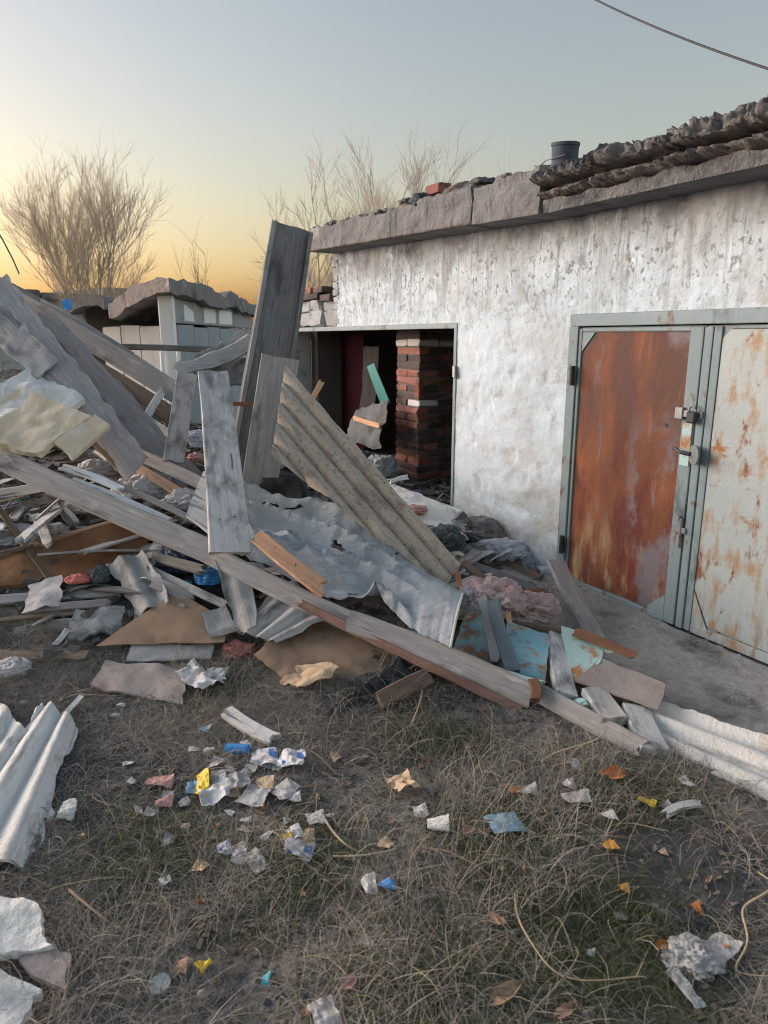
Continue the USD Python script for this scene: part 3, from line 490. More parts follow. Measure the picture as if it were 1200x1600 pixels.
put('bolt', cat_geo([cyl(.010, .18, (-.03, .03, .62), (0, 0, 1)), cbox((-.065, .018, .62), (.03, .034, .655), .003), cbox((-.02, .02, .70), (.01, .04, .72), .003)]), 'iron_worn', garage)
put('latch_plate', cbox((-.03, .0165, 1.02), (.035, .0215, 1.27), .002), 'paint_aqua', garage)

# ---- the gateless opening on the left: angle iron lintel and jamb, brick partition inside
put('lintel', cbox((UO - .01, -.02, 1.826), (6.15, .022, 1.872), .003, 2, .003), 'gate_paint', garage)
put('jamb', cbox((UO - .035, -.05, -.1), (UO + .002, .020, 1.875), .003, 3, .002), 'gate_paint', garage)
put('hinge', cbox((UO - .05, .02, 1.42), (UO - .01, .04, 1.52), .004), 'iron_worn', garage)
p0, p1, po = 3.565, 4.02, -.35
pier = tag(put('partition', box_geo((p0 + .01, -5.2, -.2), (p1 - .01, po - .012, 2.5)), 'mortar', garage), 'brick partition seen through the opening')
rr = np.random.default_rng(11)
for k in range(27):
    z0 = -.02 + k * .0765; z1 = z0 + .066
    white = k == 22
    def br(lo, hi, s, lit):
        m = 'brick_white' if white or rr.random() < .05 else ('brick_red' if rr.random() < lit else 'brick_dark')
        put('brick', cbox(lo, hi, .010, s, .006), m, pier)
    o_ = rr.uniform(-.012, .012)
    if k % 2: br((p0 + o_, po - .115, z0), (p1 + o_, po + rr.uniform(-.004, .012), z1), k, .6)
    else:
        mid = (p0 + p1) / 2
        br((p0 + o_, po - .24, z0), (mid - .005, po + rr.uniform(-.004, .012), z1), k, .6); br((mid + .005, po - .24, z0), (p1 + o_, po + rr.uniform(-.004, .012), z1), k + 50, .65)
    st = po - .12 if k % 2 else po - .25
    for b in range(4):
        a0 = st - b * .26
        if a0 > -1.5: br((p0 + rr.uniform(-.006, .008), a0 - .25, z0), (p0 + .11, a0 - .008, z1), k * 7 + b, .3)  # side face gets mostly dark bricks: its shade is put into the colour
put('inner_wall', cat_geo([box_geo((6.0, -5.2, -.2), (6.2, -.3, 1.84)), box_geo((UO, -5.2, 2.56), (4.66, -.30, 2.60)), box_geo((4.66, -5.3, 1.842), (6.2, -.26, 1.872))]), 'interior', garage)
# stub of the pulled down neighbour left of the wall: grey blocks with bricks on top, dark red sheet below
for k, (a0, a1, z0, z1, o) in enumerate([(4.80, 5.12, 1.88, 2.05, -.02), (5.14, 5.50, 1.88, 2.07, .02), (5.53, 5.86, 1.88, 2.04, -.01), (5.88, 6.2, 1.88, 2.06, .01), (4.84, 5.2, 2.055, 2.16, -.04), (5.22, 5.52, 2.075, 2.19, .0), (5.6, 5.95, 2.065, 2.18, -.03)]):
    put('block', cbox((a0, -.25, z0), (a1, o, z1), .018, k, .012), 'block_grey', garage)
for k, (a0, z0, m) in enumerate([(4.92, 2.165, 'brick_dark'), (5.20, 2.195, 'brick_dark'), (5.48, 2.195, 'brick_dark'), (5.76, 2.185, 'brick_red'), (5.45, 2.265, 'brick_red'), (5.72, 2.255, 'brick_red'), (5.12, 2.265, 'brick_dark'), (6.02, 2.065, 'brick_red')]):
    put('brick', cbox((a0, -.16 + .02 * (k % 3), z0), (a0 + .25, .02 + .02 * (k % 2), z0 + .066), .007, k, .005), m, garage)
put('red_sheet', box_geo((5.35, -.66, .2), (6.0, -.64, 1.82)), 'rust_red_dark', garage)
put('block', cbox((6.2, -.3, -.2), (6.5, .02, 1.86), .02, 3, .01), 'block_grey', garage)

# loose things on the roof
def wthing(name, geo, mat, label, cat, **k): return tag(put(name, geo, mat, None, k.get('smooth', False), gm), label, cat)
bu = 2.47
wthing('brick', cbox((bu - .10, .10, 2.875), (bu + .10, .22, 2.955), .008, 3, .004), 'brick_red', 'red brick left lying on the edge of the garage roof', 'brick')
wthing('roofing_felt_scrap', lump((.09, .07, .05), 8, 3, .5, 2.0, .4).apply_translation((bu + .15, .24, 2.85)), 'pipe_blue', 'dark blue crumpled scrap under the red brick on the roof', 'scrap', smooth=50)

# ---------------------------------------------------------------- the low grey garage behind, its corner towards us
A = at(258, 440, 11.0); A[2] = 0
low = thing('low_garage', 'low grey panel garage with broken sloping slab roof behind the wreckage', 'garage')
def lowslab(c, T, seed): # c: four corners of the top
    s, t = np.meshgrid(np.linspace(0, 1, 60), np.linspace(0, 1, 50), indexing='ij')
    P = sum(w[..., None] * np.asarray(q) for w, q in zip(((1 - s) * (1 - t), s * (1 - t), s * t, (1 - s) * t), c))
    P[..., 2] += .16 * fbm(P.reshape(-1, 3) * 1.1 + seed).reshape(s.shape) + .05 * fbm(P.reshape(-1, 3) * 2.3 + seed).reshape(s.shape) + .10 * np.sin(np.pi * np.clip(t * 1.2, 0, 1)) - .05
    return grid_slab(P, np.broadcast_to(np.array([0, 0, 1.0]), P.shape), T + .13 * fbm(P.reshape(-1, 3) * np.array([1.7, 1.7, 6]) + seed).reshape(s.shape))
tA, tB, tC = at(262, 418, 11.0), at(410, 472, 19.0), at(168, 470, 12.2)
dz = np.array([0, 0, .17])
put('roof_slab', lowslab([tA - dz, tB - dz, tB + (tC - tA) * .9 - dz, tC - dz], .27, 2), 'concrete', low, smooth=40)
put('roof_ridge', lowslab([tC + [-.1, .1, .05], tC + (tB - tA) + [-.3, 0, 0], tC + (tB - tA) + [-2.5, 0, -.2], at(95, 478, 12.6)], .16, 5), 'concrete', low, smooth=40)
rb = tB - tA; rb[2] = 0; rb /= np.linalg.norm(rb); rc = tC - tA; rc[2] = 0; rc /= np.linalg.norm(rc); inn = -np.array([rb[1], -rb[0], 0])
A2 = np.array([tA[0], tA[1], 0]) + rb * .5 + rc * .25
def panel(name, o, dr, a, b, z0, z1, mat, th=.08):
    m, _ = frame(o, dr, None, (0, 0, 1)); g = cbox((a, -th / 2, z0), (b, th / 2, z1), .012, int(a * 10), .004); return put(name, g, mat, low, False, m)
for k in range(7): panel('wall_panel', A2 + rb * 0, rb, .25 + k * .95, 1.18 + k * .95, 0, 1.96 - .03 * (k % 2), 'far_wall')
for k in range(3): panel('wall_panel', A2, rc, .30 + k * .62, .90 + k * .62, 0, 1.94 + .02 * (k % 2), 'far_wall')
panel('window_band', A2 + [0, 0, 0], rb, .1, 6.6, 1.98, 2.36, 'block_grey', .05)
for a, b in ((.7, 1.3), (2.0, 2.9), (3.2, 4.4)): panel('window_patch', A2 - np.cross(rb, (0, 0, 1)) * -.0 + np.array([-.0, -.06, 0]), rb, a, b, 2.02, 2.30, 'white_paint', .06)
panel('corner_post', A2 - rb * .05 + np.array([0, -.12, 0]), np.array([1, 0, 0]), -.13, .10, .4, 2.40, 'white_paint', .12)
for dx in (-.10, .16): panel('fence_pale', A2 + np.array([dx, -.3, 0]), np.array([1, 0, 0]), -.035, .03, .5, 1.55, 'white_paint', .04)
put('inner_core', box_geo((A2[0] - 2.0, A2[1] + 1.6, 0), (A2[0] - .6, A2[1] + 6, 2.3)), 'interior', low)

# far away: a row of dark flat roofs on the left horizon
far = thing('far_garage_row', 'dark flat garage roofs along the left horizon', 'garage')
fa, fb = at(20, 462, 26.0), at(240, 462, 30.0); fa[2] = fb[2] = 0
m, _ = frame(fa, fb - fa, None, (0, 0, 1)); Lr = np.linalg.norm(fb - fa)
put('wall', box_geo((-6, 0, 0), (Lr, 4, 3.1)), 'block_grey', far, False, m)
for k in range(5):
    q = np.random.default_rng(k).uniform(0, .35); put('roof_slab', cbox((-6 + k * (Lr + 6) / 5, -.35, 3.1), (-6 + (k + 1) * (Lr + 6) / 5 - .06, 4.3, 3.3 + q), .04, k, .02), 'wood_dark', far, False, m)
tag(sheet('blue_tarp_scrap', [at(99, 484, 10.5), at(112, 483, 10.5), at(111, 470, 10.7), at(100, 471, 10.7)], .01, 'bag_blue', 10, 10, rough=.1, seed=3), 'small bright blue scrap hanging in front of the far roofs', 'scrap')

# ---------------------------------------------------------------- bare trees
def tree(name, base, height, spread, nst, seed, label, mats, r0=.07, fine=1.0, up=1.0, counts=(9, 8, 7), wid=.5):
    rg = np.random.default_rng(seed); TR, TW = [], []
    def grow(p, dr, L, r, lev):
        n = 5 if lev < 2 else 3; pts = [p]; d = dr.copy()
        for _ in range(n):
            d = d + rg.normal(size=3) * .11 + np.array([0, 0, .05 * up]); d /= np.linalg.norm(d); pts.append(pts[-1] + d * L / n)
        rad = np.linspace(r, r * .45, n + 1)
        (TR if lev < 2 else TW).append(strip_tube(pts, rad, 5 if lev < 2 else 3))
        if lev < len(counts):
            for _ in range(counts[lev]):
                k = rg.uniform(.2, 1); i = min(int(k * n), n - 1); q = pts[i] + (pts[i + 1] - pts[i]) * (k * n - i)
                a = np.cross(d, rg.normal(size=3)); a /= np.linalg.norm(a) + 1e-9
                nd = d * math.cos(.5) + a * math.sin(rg.uniform(.6, 1.3) * wid) + np.array([0, 0, .12 * up]); grow(q, nd / np.linalg.norm(nd), L * rg.uniform(.36, .58), max(r * .45, .0055 * fine), lev + 1)
    base = np.asarray(base, float)
    for k in range(nst):
        an = 2 * np.pi * k / nst + rg.uniform(-.4, .4); lean = spread * rg.uniform(.35, 1.0) if nst > 1 else .04
        d = np.array([math.cos(an) * lean, math.sin(an) * lean, 1.0]); d /= np.linalg.norm(d)
        grow(base + np.array([math.cos(an), math.sin(an), 0]) * .15 * (nst > 1), d, height * rg.uniform(.55, .72), r0 * rg.uniform(.7, 1.1), 0)
    t = thing(name, label, 'tree'); put('trunk', joinvf(TR), mats, t); put('crown', joinvf(TW), mats, t); return t
def strip_tube(pts, r, sides=3):
    p = np.asarray(pts, float); t = np.gradient(p, axis=0); t /= np.linalg.norm(t, axis=1, keepdims=True) + 1e-12
    a = np.cross(t, [.3, .9, .1]); a /= np.linalg.norm(a, axis=1, keepdims=True) + 1e-9
    b = np.cross(t, a); an = np.arange(sides) * 2 * np.pi / sides
    v = (p[:, None] + r[:, None, None] * (np.cos(an)[None, :, None] * a[:, None] + np.sin(an)[None, :, None] * b[:, None])).reshape(-1, 3)
    i = np.repeat(np.arange(len(p) - 1), sides); j = np.tile(np.arange(sides), len(p) - 1); j2 = (j + 1) % sides
    return v, np.stack([i * sides + j, i * sides + j2, (i + 1) * sides + j2, (i + 1) * sides + j], 1)
def joinvf(L):
    n = np.cumsum([0] + [len(v) for v, f in L]); return np.vstack([v for v, f in L]), np.vstack([f + k for (v, f), k in zip(L, n)])
tb = at(135, 470, 25.0); tb[2] = 0
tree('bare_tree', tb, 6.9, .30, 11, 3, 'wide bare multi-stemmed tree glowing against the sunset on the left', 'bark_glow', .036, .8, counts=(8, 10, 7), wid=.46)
for k, (x, top, Y, sd_, lb) in enumerate([(505, 262, 38.0, 5, 'thin bare tree behind the tall plank at the left end of the roof'), (606, 226, 40.0, 8, 'bare tree rising behind the middle of the garage roof'), (575, 280, 48.0, 9, 'small faint bare tree between two larger ones behind the roof')]):
    b = at(x, 470, Y); b[2] = 0; h = at(x, top, Y)[2] * .98; tree('bare_tree', b, h, .12, 5, sd_, lb, 'bark_pale', .06, 1.5, wid=.42)
for x, top, Y, sd_, lb in [(318, 372, 24.0, 4, 'single bare sapling above the low garage roof'), (800, 238, 45.0, 6, 'bare twig tips just showing over the roof left of the vent pipe')]:
    b = at(x, 470, Y); b[2] = 0; tree('bare_sapling', b, at(x, top, Y)[2] * 1.15, .12, 2, sd_, lb, 'bark', .03, 1.0, counts=(6, 4))
# overhead cable
c0, c1 = at(900, -14, 6.0), at(1290, 140, 3.4); tt = np.linspace(-.4, 1.4, 40)[:, None]; cp = c0 + (c1 - c0) * tt; cp[:, 2] -= .035 * (4 * tt * (1 - tt))[:, 0] - .01
tag(put('overhead_cable', tube(cp, .006, 6), 'cable', smooth=True), 'thin black cable crossing the sky at upper right', 'cable')
# ---------------------------------------------------------------- the wreckage
def PB(name, a, b, wpx, t, mat, label, up=None, cat='plank', w1px=None, **k):
    p0, p1 = at(*a), at(*b); Y = (a[2] + b[2]) / 2; s = Y / 1115
    if up is None:
        u = EYE - (p0 + p1) / 2; up = u / np.linalg.norm(u) + np.array(k.pop('tilt', (0, 0, 0)))
    return board(name, p0, p1, wpx * s, t, up, mat, w1=None if w1px is None else w1px * s, label=label, cat=cat, **k)
def PQ(name, c, T, mat, label, cat, **k): return sheet(name, [at(*q) for q in c], T, mat, label=label, cat=cat, **k)
FOOT = []
def GQ(name, c, T, mat, label, cat, lift=.02, **k):
    FOOT.append([gnd(q[0], q[1])[:2] for q in c])
    return sheet(name, [gnd(q[0], q[1], q[2] if len(q) > 2 else lift) for q in c], T, mat, label=label, cat=cat, **k)
def waves(pitch, amp, ph=0.0): return lambda s, t, X, Y: amp * np.sin(2 * np.pi * Y / pitch + ph)
def plane_quad(c3, last):
    """three corners with depth, the fourth by its pixel, in their plane"""
    q = [at(*p) for p in c3]; n = np.cross(q[1] - q[0], q[2] - q[0]); r = ray(*last); return q, EYE + r * (((q[0] - EYE) @ n) / (r @ n))
def rag(name, p, size, mat, label, cat, seed=0, amp=.36, ridge=.35, freq=1.6, sub=5, rot=0.0, sink=.3, flat=-.35, fold=.5):
    g = lump(size, seed, sub, amp, freq, ridge, flat, fold); v = g.vertices; c, s = math.cos(rot), math.sin(rot)
    v = np.stack([v[:, 0] * c - v[:, 1] * s, v[:, 0] * s + v[:, 1] * c, v[:, 2]], 1)
    m = Gf.Matrix4d(1, 0, 0, 0, 0, 1, 0, 0, 0, 0, 1, 0, *(np.asarray(p, float) + [0, 0, size[2] * sink]), 1)
    return tag(put(name, (v, g.faces), mat, None, 50, m), label, cat)

# -- far left: long boards and sheets thrown down from the upper left
PB('beam', (18, 462, 6.3), (285, 618, 5.6), 30, .06, 'wood_grey', 'long grey beam at far left behind the two wide sheets')
PB('beam', (95, 545, 6.0), (272, 652, 5.5), 28, .05, 'wood_brown', 'brown stained beam below the long grey beam at far left', tilt=(0, 0, .4))
PB('batten', (105, 496, 6.6), (282, 606, 6.0), 12, .04, 'wood_pale', 'thin pale batten above the long grey beam at far left')
PB('beam', (-20, 432, 6.6), (125, 508, 6.3), 17, .05, 'wood_dark', 'dark beam reaching the top left end of the heap')
PB('beam', (180, 541, 7.6), (398, 549, 7.4), 9, .05, 'wood_dark', 'dark level bar crossing in front of the white fence pales')
PQ('asbestos_sheet', [(-40, 455, 5.75), (200, 752, 4.75), (232, 712, 4.85), (10, 430, 5.95)], .012, 'wood_grey', 'wide grey sheet with ragged lower edge sloping down from upper left', 'roofing sheet', nx=46, ny=12, jag=.05, seed=3, disp=waves(.26, .010), rough=.007)
PQ('asbestos_sheet', [(38, 500, 5.85), (272, 772, 4.85), (318, 742, 4.95), (85, 488, 6.0)], .012, 'wood_grey', 'second wide grey sheet lying right of the ragged one at left', 'roofing sheet', nx=46, ny=12, jag=.03, seed=8, disp=waves(.24, .008, 1), rough=.006)
PQ('asbestos_sheet', [(-45, 505, 5.65), (60, 590, 5.2), (95, 565, 5.3), (0, 470, 5.75)], .012, 'asbestos_grey', 'broken grey sheet fragment at the left picture edge over the cream slabs', 'roofing sheet', nx=24, ny=10, jag=.06, seed=5, rough=.03)
for k, (a_, b_, w, m_, lb) in enumerate([((40, 560, 5.5), (176, 700, 4.95), 16, 'wood_dark', 'dark lath in the gap under the first wide grey sheet at left'), ((120, 560, 5.9), (246, 660, 5.45), 14, 'wood_dark', 'dark lath in the gap between second wide sheet and brown beam'),
    ((60, 470, 6.2), (205, 556, 5.9), 15, 'wood_grey', 'grey board just above the second wide sheet at far left'), ((170, 690, 5.2), (330, 762, 4.6), 20, 'wood_grey', 'grey board end below the short leaning board'), ((215, 730, 4.95), (328, 800, 4.35), 16, 'wood_brown', 'brown board end behind the white painted lath'),
    ((90, 640, 5.2), (190, 730, 4.85), 13, 'wood_brown', 'brown lath between cream slab and first wide grey sheet'), ((228, 652, 5.4), (262, 600, 5.7), 12, 'wood_pale', 'pale short stick left of the short leaning board'), ((145, 600, 5.75), (285, 690, 5.25), 12, 'wood_pale', 'pale long lath under the brown stained beam')]):
    PB('board', a_, b_, w, .025, m_, lb, cat='board')
PQ('bent_sheet', [(266, 566, 5.95), (385, 512, 6.3), (393, 548, 6.1), (276, 584, 5.8)], .014, 'asbestos_grey', 'bent grey corrugated sheet jutting up behind the boards left of the tall plank', 'roofing sheet', nx=24, ny=16, jag=.03, seed=11, disp=lambda s, t, X, Y: .05 * np.sin(np.pi * s) + .03 * np.sin(2 * np.pi * Y / .15), rough=.03)
PQ('dark_board', [(300, 575, 6.1), (390, 560, 6.2), (388, 600, 6.0), (310, 612, 5.9)], .02, 'wood_dark', 'dark broken board under the bent grey sheet', 'plank', jag=.05, seed=2, rough=.03)
PQ('foam_slab', [(-45, 650, 4.85), (45, 576, 5.3), (136, 628, 5.1), (60, 668, 4.8)], .05, 'foam_white', 'white crumpled insulation slab topmost at the left edge', 'insulation slab', nx=26, ny=20, jag=.06, seed=4, rough=.05)
PQ('foam_slab', [(-40, 690, 4.6), (62, 712, 4.55), (142, 652, 4.8), (60, 618, 4.95)], .05, 'foam_cream', 'large cream insulation slab resting on the painted beam at left', 'insulation slab', nx=26, ny=20, jag=.03, seed=6, rough=.03)
PQ('foam_slab', [(88, 692, 4.62), (150, 650, 4.8), (174, 668, 4.75), (112, 718, 4.55)], .035, 'foam_cream', 'small cream slab piece with clean edge right of the large one', 'insulation slab', nx=16, ny=10, jag=.02, seed=7, rough=.02)
PB('painted_beam', (-60, 690, 4.75), (338, 868, 4.02), 37, .07, 'wood_grey', 'long grey beam crossing the heap from the left edge to the upright board', up=(.12, -1, .45), cat='beam', nx=26, wear=.006, bow=.02)
PB('white_lath', (98, 728, 4.62), (192, 764, 4.42), 15, .018, 'wood_white', 'short white painted lath lying above the long beam at left', up=(0, -.35, 1), cat='lath')
PB('white_lath', (110, 748, 4.50), (264, 812, 4.22), 14, .018, 'wood_white', 'long white painted lath along the top of the long beam', up=(0, -.35, 1), cat='lath')
PB('lath', (150, 742, 4.6), (325, 822, 4.20), 11, .02, 'wood_grey', 'thin grey lath behind the long white painted lath', up=(0, -.4, 1), cat='lath')
PQ('white_board', [(290, 806, 4.2), (331, 838, 4.1), (330, 736, 4.5), (318, 738, 4.5)], .016, 'wood_white', 'pale triangular board offcut tucked behind the upright board', 'plank', nx=10, ny=10, jag=.01, seed=3)
PB('upright_board', (334, 582, 4.75), (361, 866, 3.93), 50, .035, 'wood_pale', 'pale upright wooden board standing on the long beam, second left of the tall plank', w1px=62, jag=.012, nx=22, tilt=(.15, 0, 0))
ub_ = stage.GetPrimAtPath('/World/upright_board')
for nx_, ny_ in ((.42, .04), (.44, -.05), (-.44, .03)): put('nail', tube([(nx_, ny_, .012), (nx_, ny_, .022)], .0045, 7), 'iron_dark', ub_)
put('crack', tube([(-.02, .055, .0175), (.03, .058, .0182), (.09, .053, .0176)], .0025, 4), 'flat_black', ub_)
PB('leaning_board', (293, 583, 5.15), (271, 722, 4.85), 31, .028, 'wood_pale', 'short pale board leaning left of the pale upright board', jag=.012, tilt=(-.2, 0, 0))
tall = PB('tall_plank', (456, 353, 5.55), (386, 775, 5.35), 63, .03, 'wood_dark', 'tallest dark weathered plank standing up against the end of the roof', w1px=76, jag=.03, nx=30, tilt=(.35, 0, 0), wear=.006)
mt_ = UsdGeom.Xformable(tall).GetLocalTransformation(); L_ = np.linalg.norm(at(457, 353, 5.55) - at(379, 775, 5.35)); w_ = 63 * 5.45 / 1115
for sg, mm in ((-1, 'wood_grey'), (1, 'wood_dark')):
    yv = sg * w_ / 2 * .93; board('edge_batten', (-L_ / 2 + .01, yv, .028), (L_ / 2 - .3, yv * 1.17, .028), .034, .034, (0, 0, 1), mm, parent=tall, bow=.004, seed=3 + sg)
PB('grey_board', (438, 557, 5.05), (404, 764, 4.85), 58, .024, 'wood_grey', 'grey board standing between the tall plank and the corrugated sheet', w1px=56, jag=.012, nx=18)
PB('rusty_strap', (358, 630, 5.0), (432, 636, 4.98), 7, .006, 'rust_brown', 'rusty iron strap across the foot of the tall plank', cat='strap', bow=.004, jag=.01)
q3, last = plane_quad([(447, 576, 4.85), (718, 886, 4.15), (424, 714, 4.5)], (694, 922))
c4 = [q3[0], q3[1], last, q3[2]]
sheet('corrugated_sheet', c4, .009, 'asbestos_warm', 90, 60, disp=lambda s, t, X, Y: .05 * np.abs(np.sin(np.pi * (t * 4.4 * (1 - .62 * s) + .25))) ** .75 * -1, jag=.022, seed=2, rough=.008, label='warm grey corrugated asbestos sheet leaning across the middle of the heap', cat='roofing sheet', smooth=60)
def cols_sheet(name, cols, T, mat, label, cat, nx, ny, disp, jag, seed, hole=None):
    """a draped sheet given by its two long edges: cols = [(top, bottom), ...], each a pixel and a depth"""
    from scipy.interpolate import PchipInterpolator
    A = np.array([at(*c[0]) for c in cols]); B = np.array([at(*c[1]) for c in cols]); k = np.linspace(0, 1, len(cols))
    s, t = np.meshgrid(np.linspace(0, 1, nx), np.linspace(0, 1, ny), indexing='ij')
    e = lambda q, z: fbm(np.stack([q * 11, q * 0 + z, q * 0 + seed], -1).reshape(-1, 3)).reshape(q.shape) * jag
    s2, t2 = np.clip(s + (e(t, 1) * (1 - s)), 0, 1), t + e(s, 3) * (1 - t) + e(s * 1.7, 5) * t
    P = PchipInterpolator(k, A)(s2) * (1 - t2)[..., None] + PchipInterpolator(k, B)(s2) * t2[..., None]; o = P.mean((0, 1))
    N = np.cross(np.gradient(P, axis=0), np.gradient(P, axis=1)); N /= np.linalg.norm(N, axis=-1, keepdims=True) + 1e-12
    if ((EYE - o) * N.mean((0, 1))).sum() < 0: N = -N
    P = P - o + N * disp(s, t)[..., None]; N2 = np.cross(np.gradient(P, axis=0), np.gradient(P, axis=1)); N2 /= np.linalg.norm(N2, axis=-1, keepdims=True) + 1e-12
    v, f = grid_slab(P, N2, T)
    if hole:
        h = sum((((s - a) / c) ** 2 + ((t - b) / d_) ** 2 < 1 + .8 * fbm(np.stack([s * 40, t * 30, s * 0], -1).reshape(-1, 3)).reshape(s.shape)) for a, b, c, d_ in hole).ravel() > 0; h = np.concatenate([h, h]); f = f[~h[f].all(1)]
    pr = put(name, (v, f), mat, None, 60, Gf.Matrix4d().SetTranslate(Gf.Vec3d(*map(float, o)))); return tag(pr, label, cat), P
def fx(s, t):
    q = lambda a, b, c: fbm(np.stack([s * a, t * b, s * 0 + c], -1).reshape(-1, 3)).reshape(s.shape)
    k = 1 - smoothstep(.55, .85, s); n1 = q(3, 2, 0)
    fold = np.abs(np.sin(np.pi * (t * 2.6 + .5 * s) + 2.2 * n1))
    return .13 * (1 - fold ** .6) * k + .03 * q(7, 5, 3) * (.25 + k) + .10 * np.sin(np.pi * t) * smoothstep(.5, .95, s) - .05 * np.sin(np.pi * t) * k + .010 * q(24, 14, 8) * (.3 + k)
felt, FP = cols_sheet('felt_sheet', [((366, 752, 4.75), (374, 868, 3.98)), ((450, 778, 4.62), (440, 894, 3.90)), ((530, 800, 4.46), (520, 934, 3.74)), ((600, 852, 4.26), (592, 940, 3.70)), ((665, 896, 4.06), (648, 982, 3.48)), ((722, 928, 3.90), (702, 1012, 3.33))], .010, 'felt_grey', 'crumpled blue grey roofing felt draped over the beam with a curled right end', 'roofing felt', 110, 46, fx, .05, 5, [(.40, .42, .035, .07), (.20, .18, .02, .05)])
put('rim', tube(FP[-1, ::3] + [.004, -.004, 0], .0075, 6), 'foam_white', felt, True)
PQ('rubber_flap', [(405, 790, 4.55), (470, 790, 4.45), (470, 752, 4.75), (412, 748, 4.8)], .02, 'flat_black', 'black sheet added for the dark cavity between grey board and felt', 'dark sheet', jag=.05, seed=3, rough=.06)  # flat black sheet added to paint the darkness of the cavity
tb_ = at(444, 775, 4.95); tor = trimesh.creation.torus(.13, .055, major_sections=28, minor_sections=10)
tag(put('old_tyre', tor, 'rubber', None, 50, frame(tb_, (1, .2, 0), None, (.1, -.7, .6))[0]), 'small black tyre half hidden above the grey felt', 'tyre')
fp_ = PB('fresh_plank', (398, 836, 3.93), (506, 922, 3.62), 26, .022, 'wood_fresh', 'bright tan splintered plank lying across the felt and beam', up=(.25, -.8, .75), jag=.05, w1px=30, nx=10)
put('nail', tube([(.06, 0, .0), (.062, .004, .035)], .0028, 6), 'iron_dark', fp_); put('nail', tube([(-.12, .01, .0), (-.118, .012, .02)], .0028, 6), 'iron_dark', fp_)
PB('low_beam', (325, 866, 4.0), (568, 982, 3.62), 34, .07, 'wood_grey', 'grey beam section right of the upright board below the tan plank', up=(.15, -1, .35), cat='beam', nx=20, wear=.006)
PB('rail_beam', (546, 968, 3.58), (832, 1086, 3.16), 40, .06, 'wood_grey', 'rounded grey rail sloping to the ground below the felt', up=(.15, -1, .5), cat='beam', nx=20, wear=.007)
PB('red_lath', (466, 942, 3.68), (820, 1112, 3.11), 15, .03, 'wood_reddish', 'thin reddish lath running under the rounded grey rail', up=(.15, -1, .3), cat='lath', nx=20)
PB('end_beam', (828, 1076, 3.22), (1012, 1176, 2.73), 34, .06, 'wood_grey', 'short grey beam on the ground under the plank ends at right', up=(.15, -1, .5), cat='beam', nx=14, wear=.006)
PB('rust_block', (834, 1062, 3.18), (838, 1094, 3.08), 17, .03, 'rust_brown', 'small rusty block joining the rail and the end beam', cat='block', jag=.006, nx=6)
# -- under the beam
PQ('hanging_sheet', [(372, 990, 3.72), (338, 876, 3.95), (388, 884, 3.93), (402, 975, 3.68)], .012, 'asbestos_grey', 'narrow grey panel hanging below the foot of the upright board', 'panel', nx=20, ny=10, jag=.02, seed=9, rough=.02, disp=waves(.12, .008))
PQ('corrugated_scrap', [(372, 985, 3.74), (440, 900, 3.92), (535, 958, 3.68), (432, 1004, 3.56)], .009, 'asbestos_grey', 'broken grey corrugated sheet end under the beam with three ridges', 'roofing sheet', nx=30, ny=40, jag=.025, seed=13, rough=.01, disp=waves(.125, .020), smooth=60)
PQ('fibreboard', [(396, 1022, 3.55), (500, 948, 3.82), (640, 1035, 3.5), (470, 1080, 3.28)], .010, 'card_brown', 'brown fibreboard panel in the shade under the sloping beam', 'panel', nx=24, ny=18, jag=.04, seed=14, rough=.04)
PQ('torn_cardboard', [(438, 1062, 3.32), (470, 1036, 3.42), (535, 1050, 3.36), (480, 1082, 3.22)], .006, 'paper_tan', 'torn tan cardboard with a hole below the brown panel', 'cardboard', nx=24, ny=18, jag=.07, seed=15, rough=.07)
PQ('tread_strip', [(506, 1118, 3.04), (628, 1022, 3.42), (664, 1044, 3.36), (560, 1140, 2.98)], .018, 'rubber', 'strip of black ribbed tyre tread sticking out under the beam', 'tyre tread', nx=56, ny=16, jag=.02, seed=16, rough=.02, disp=lambda s, t, X, Y: .05 * np.sin(np.pi * np.clip(t, 0, 1)) + .010 * np.sign(np.sin(s * 40 + 3 * t)))
PB('timber_offcut', (592, 1096, 3.10), (672, 1056, 3.25), 30, .05, 'wood_brown', 'square brown timber offcut beside the tyre tread', up=(.1, -.6, .8), jag=.01, nx=8, cat='timber')
PQ('brown_board', [(148, 1010, 3.66), (350, 1004, 3.66), (354, 968, 3.82), (276, 924, 4.0)], .008, 'card_brown', 'triangular brown hardboard sheet standing in front of the heap', 'hardboard', nx=20, ny=14, jag=.012, seed=17, rough=.012)
m_ = PQ('mattress', [(-50, 930, 4.15), (252, 890, 4.38), (214, 806, 4.72), (-50, 886, 4.4)], .07, 'mattress_brown', 'old brown mattress on its side at the left edge of the heap', 'mattress', nx=40, ny=16, jag=.03, seed=18, rough=.014, disp=lambda s, t, X, Y: -.05 * smoothstep(.8, 1, s))
PB('mattress_piping', (-55, 884, 4.36), (190, 812, 4.66), 9, .03, 'card_brown', 'pale worn strip along the top edge of the brown mattress', cat='strip', bow=.02, nx=20, up=(0, -.5, 1))
PB('pale_plank', (-20, 775, 5.15), (78, 759, 5.1), 15, .03, 'wood_white', 'pale bluish plank end at the left edge under the beam', cat='plank')
PB('grey_plank', (-30, 939, 4.05), (192, 925, 4.12), 18, .025, 'wood_grey', 'uppermost grey plank of the small stack at lower left', tilt=(0, 0, .8))
PB('grey_plank', (42, 953, 3.93), (172, 942, 3.98), 14, .025, 'wood_grey', 'shorter grey plank second in the small stack at lower left', tilt=(0, 0, .8))
PB('olive_strip', (-20, 971, 3.88), (146, 955, 3.93), 7, .02, 'wood_brown', 'narrow brownish strip under the small grey plank stack', cat='strip', tilt=(0, 0, .6))
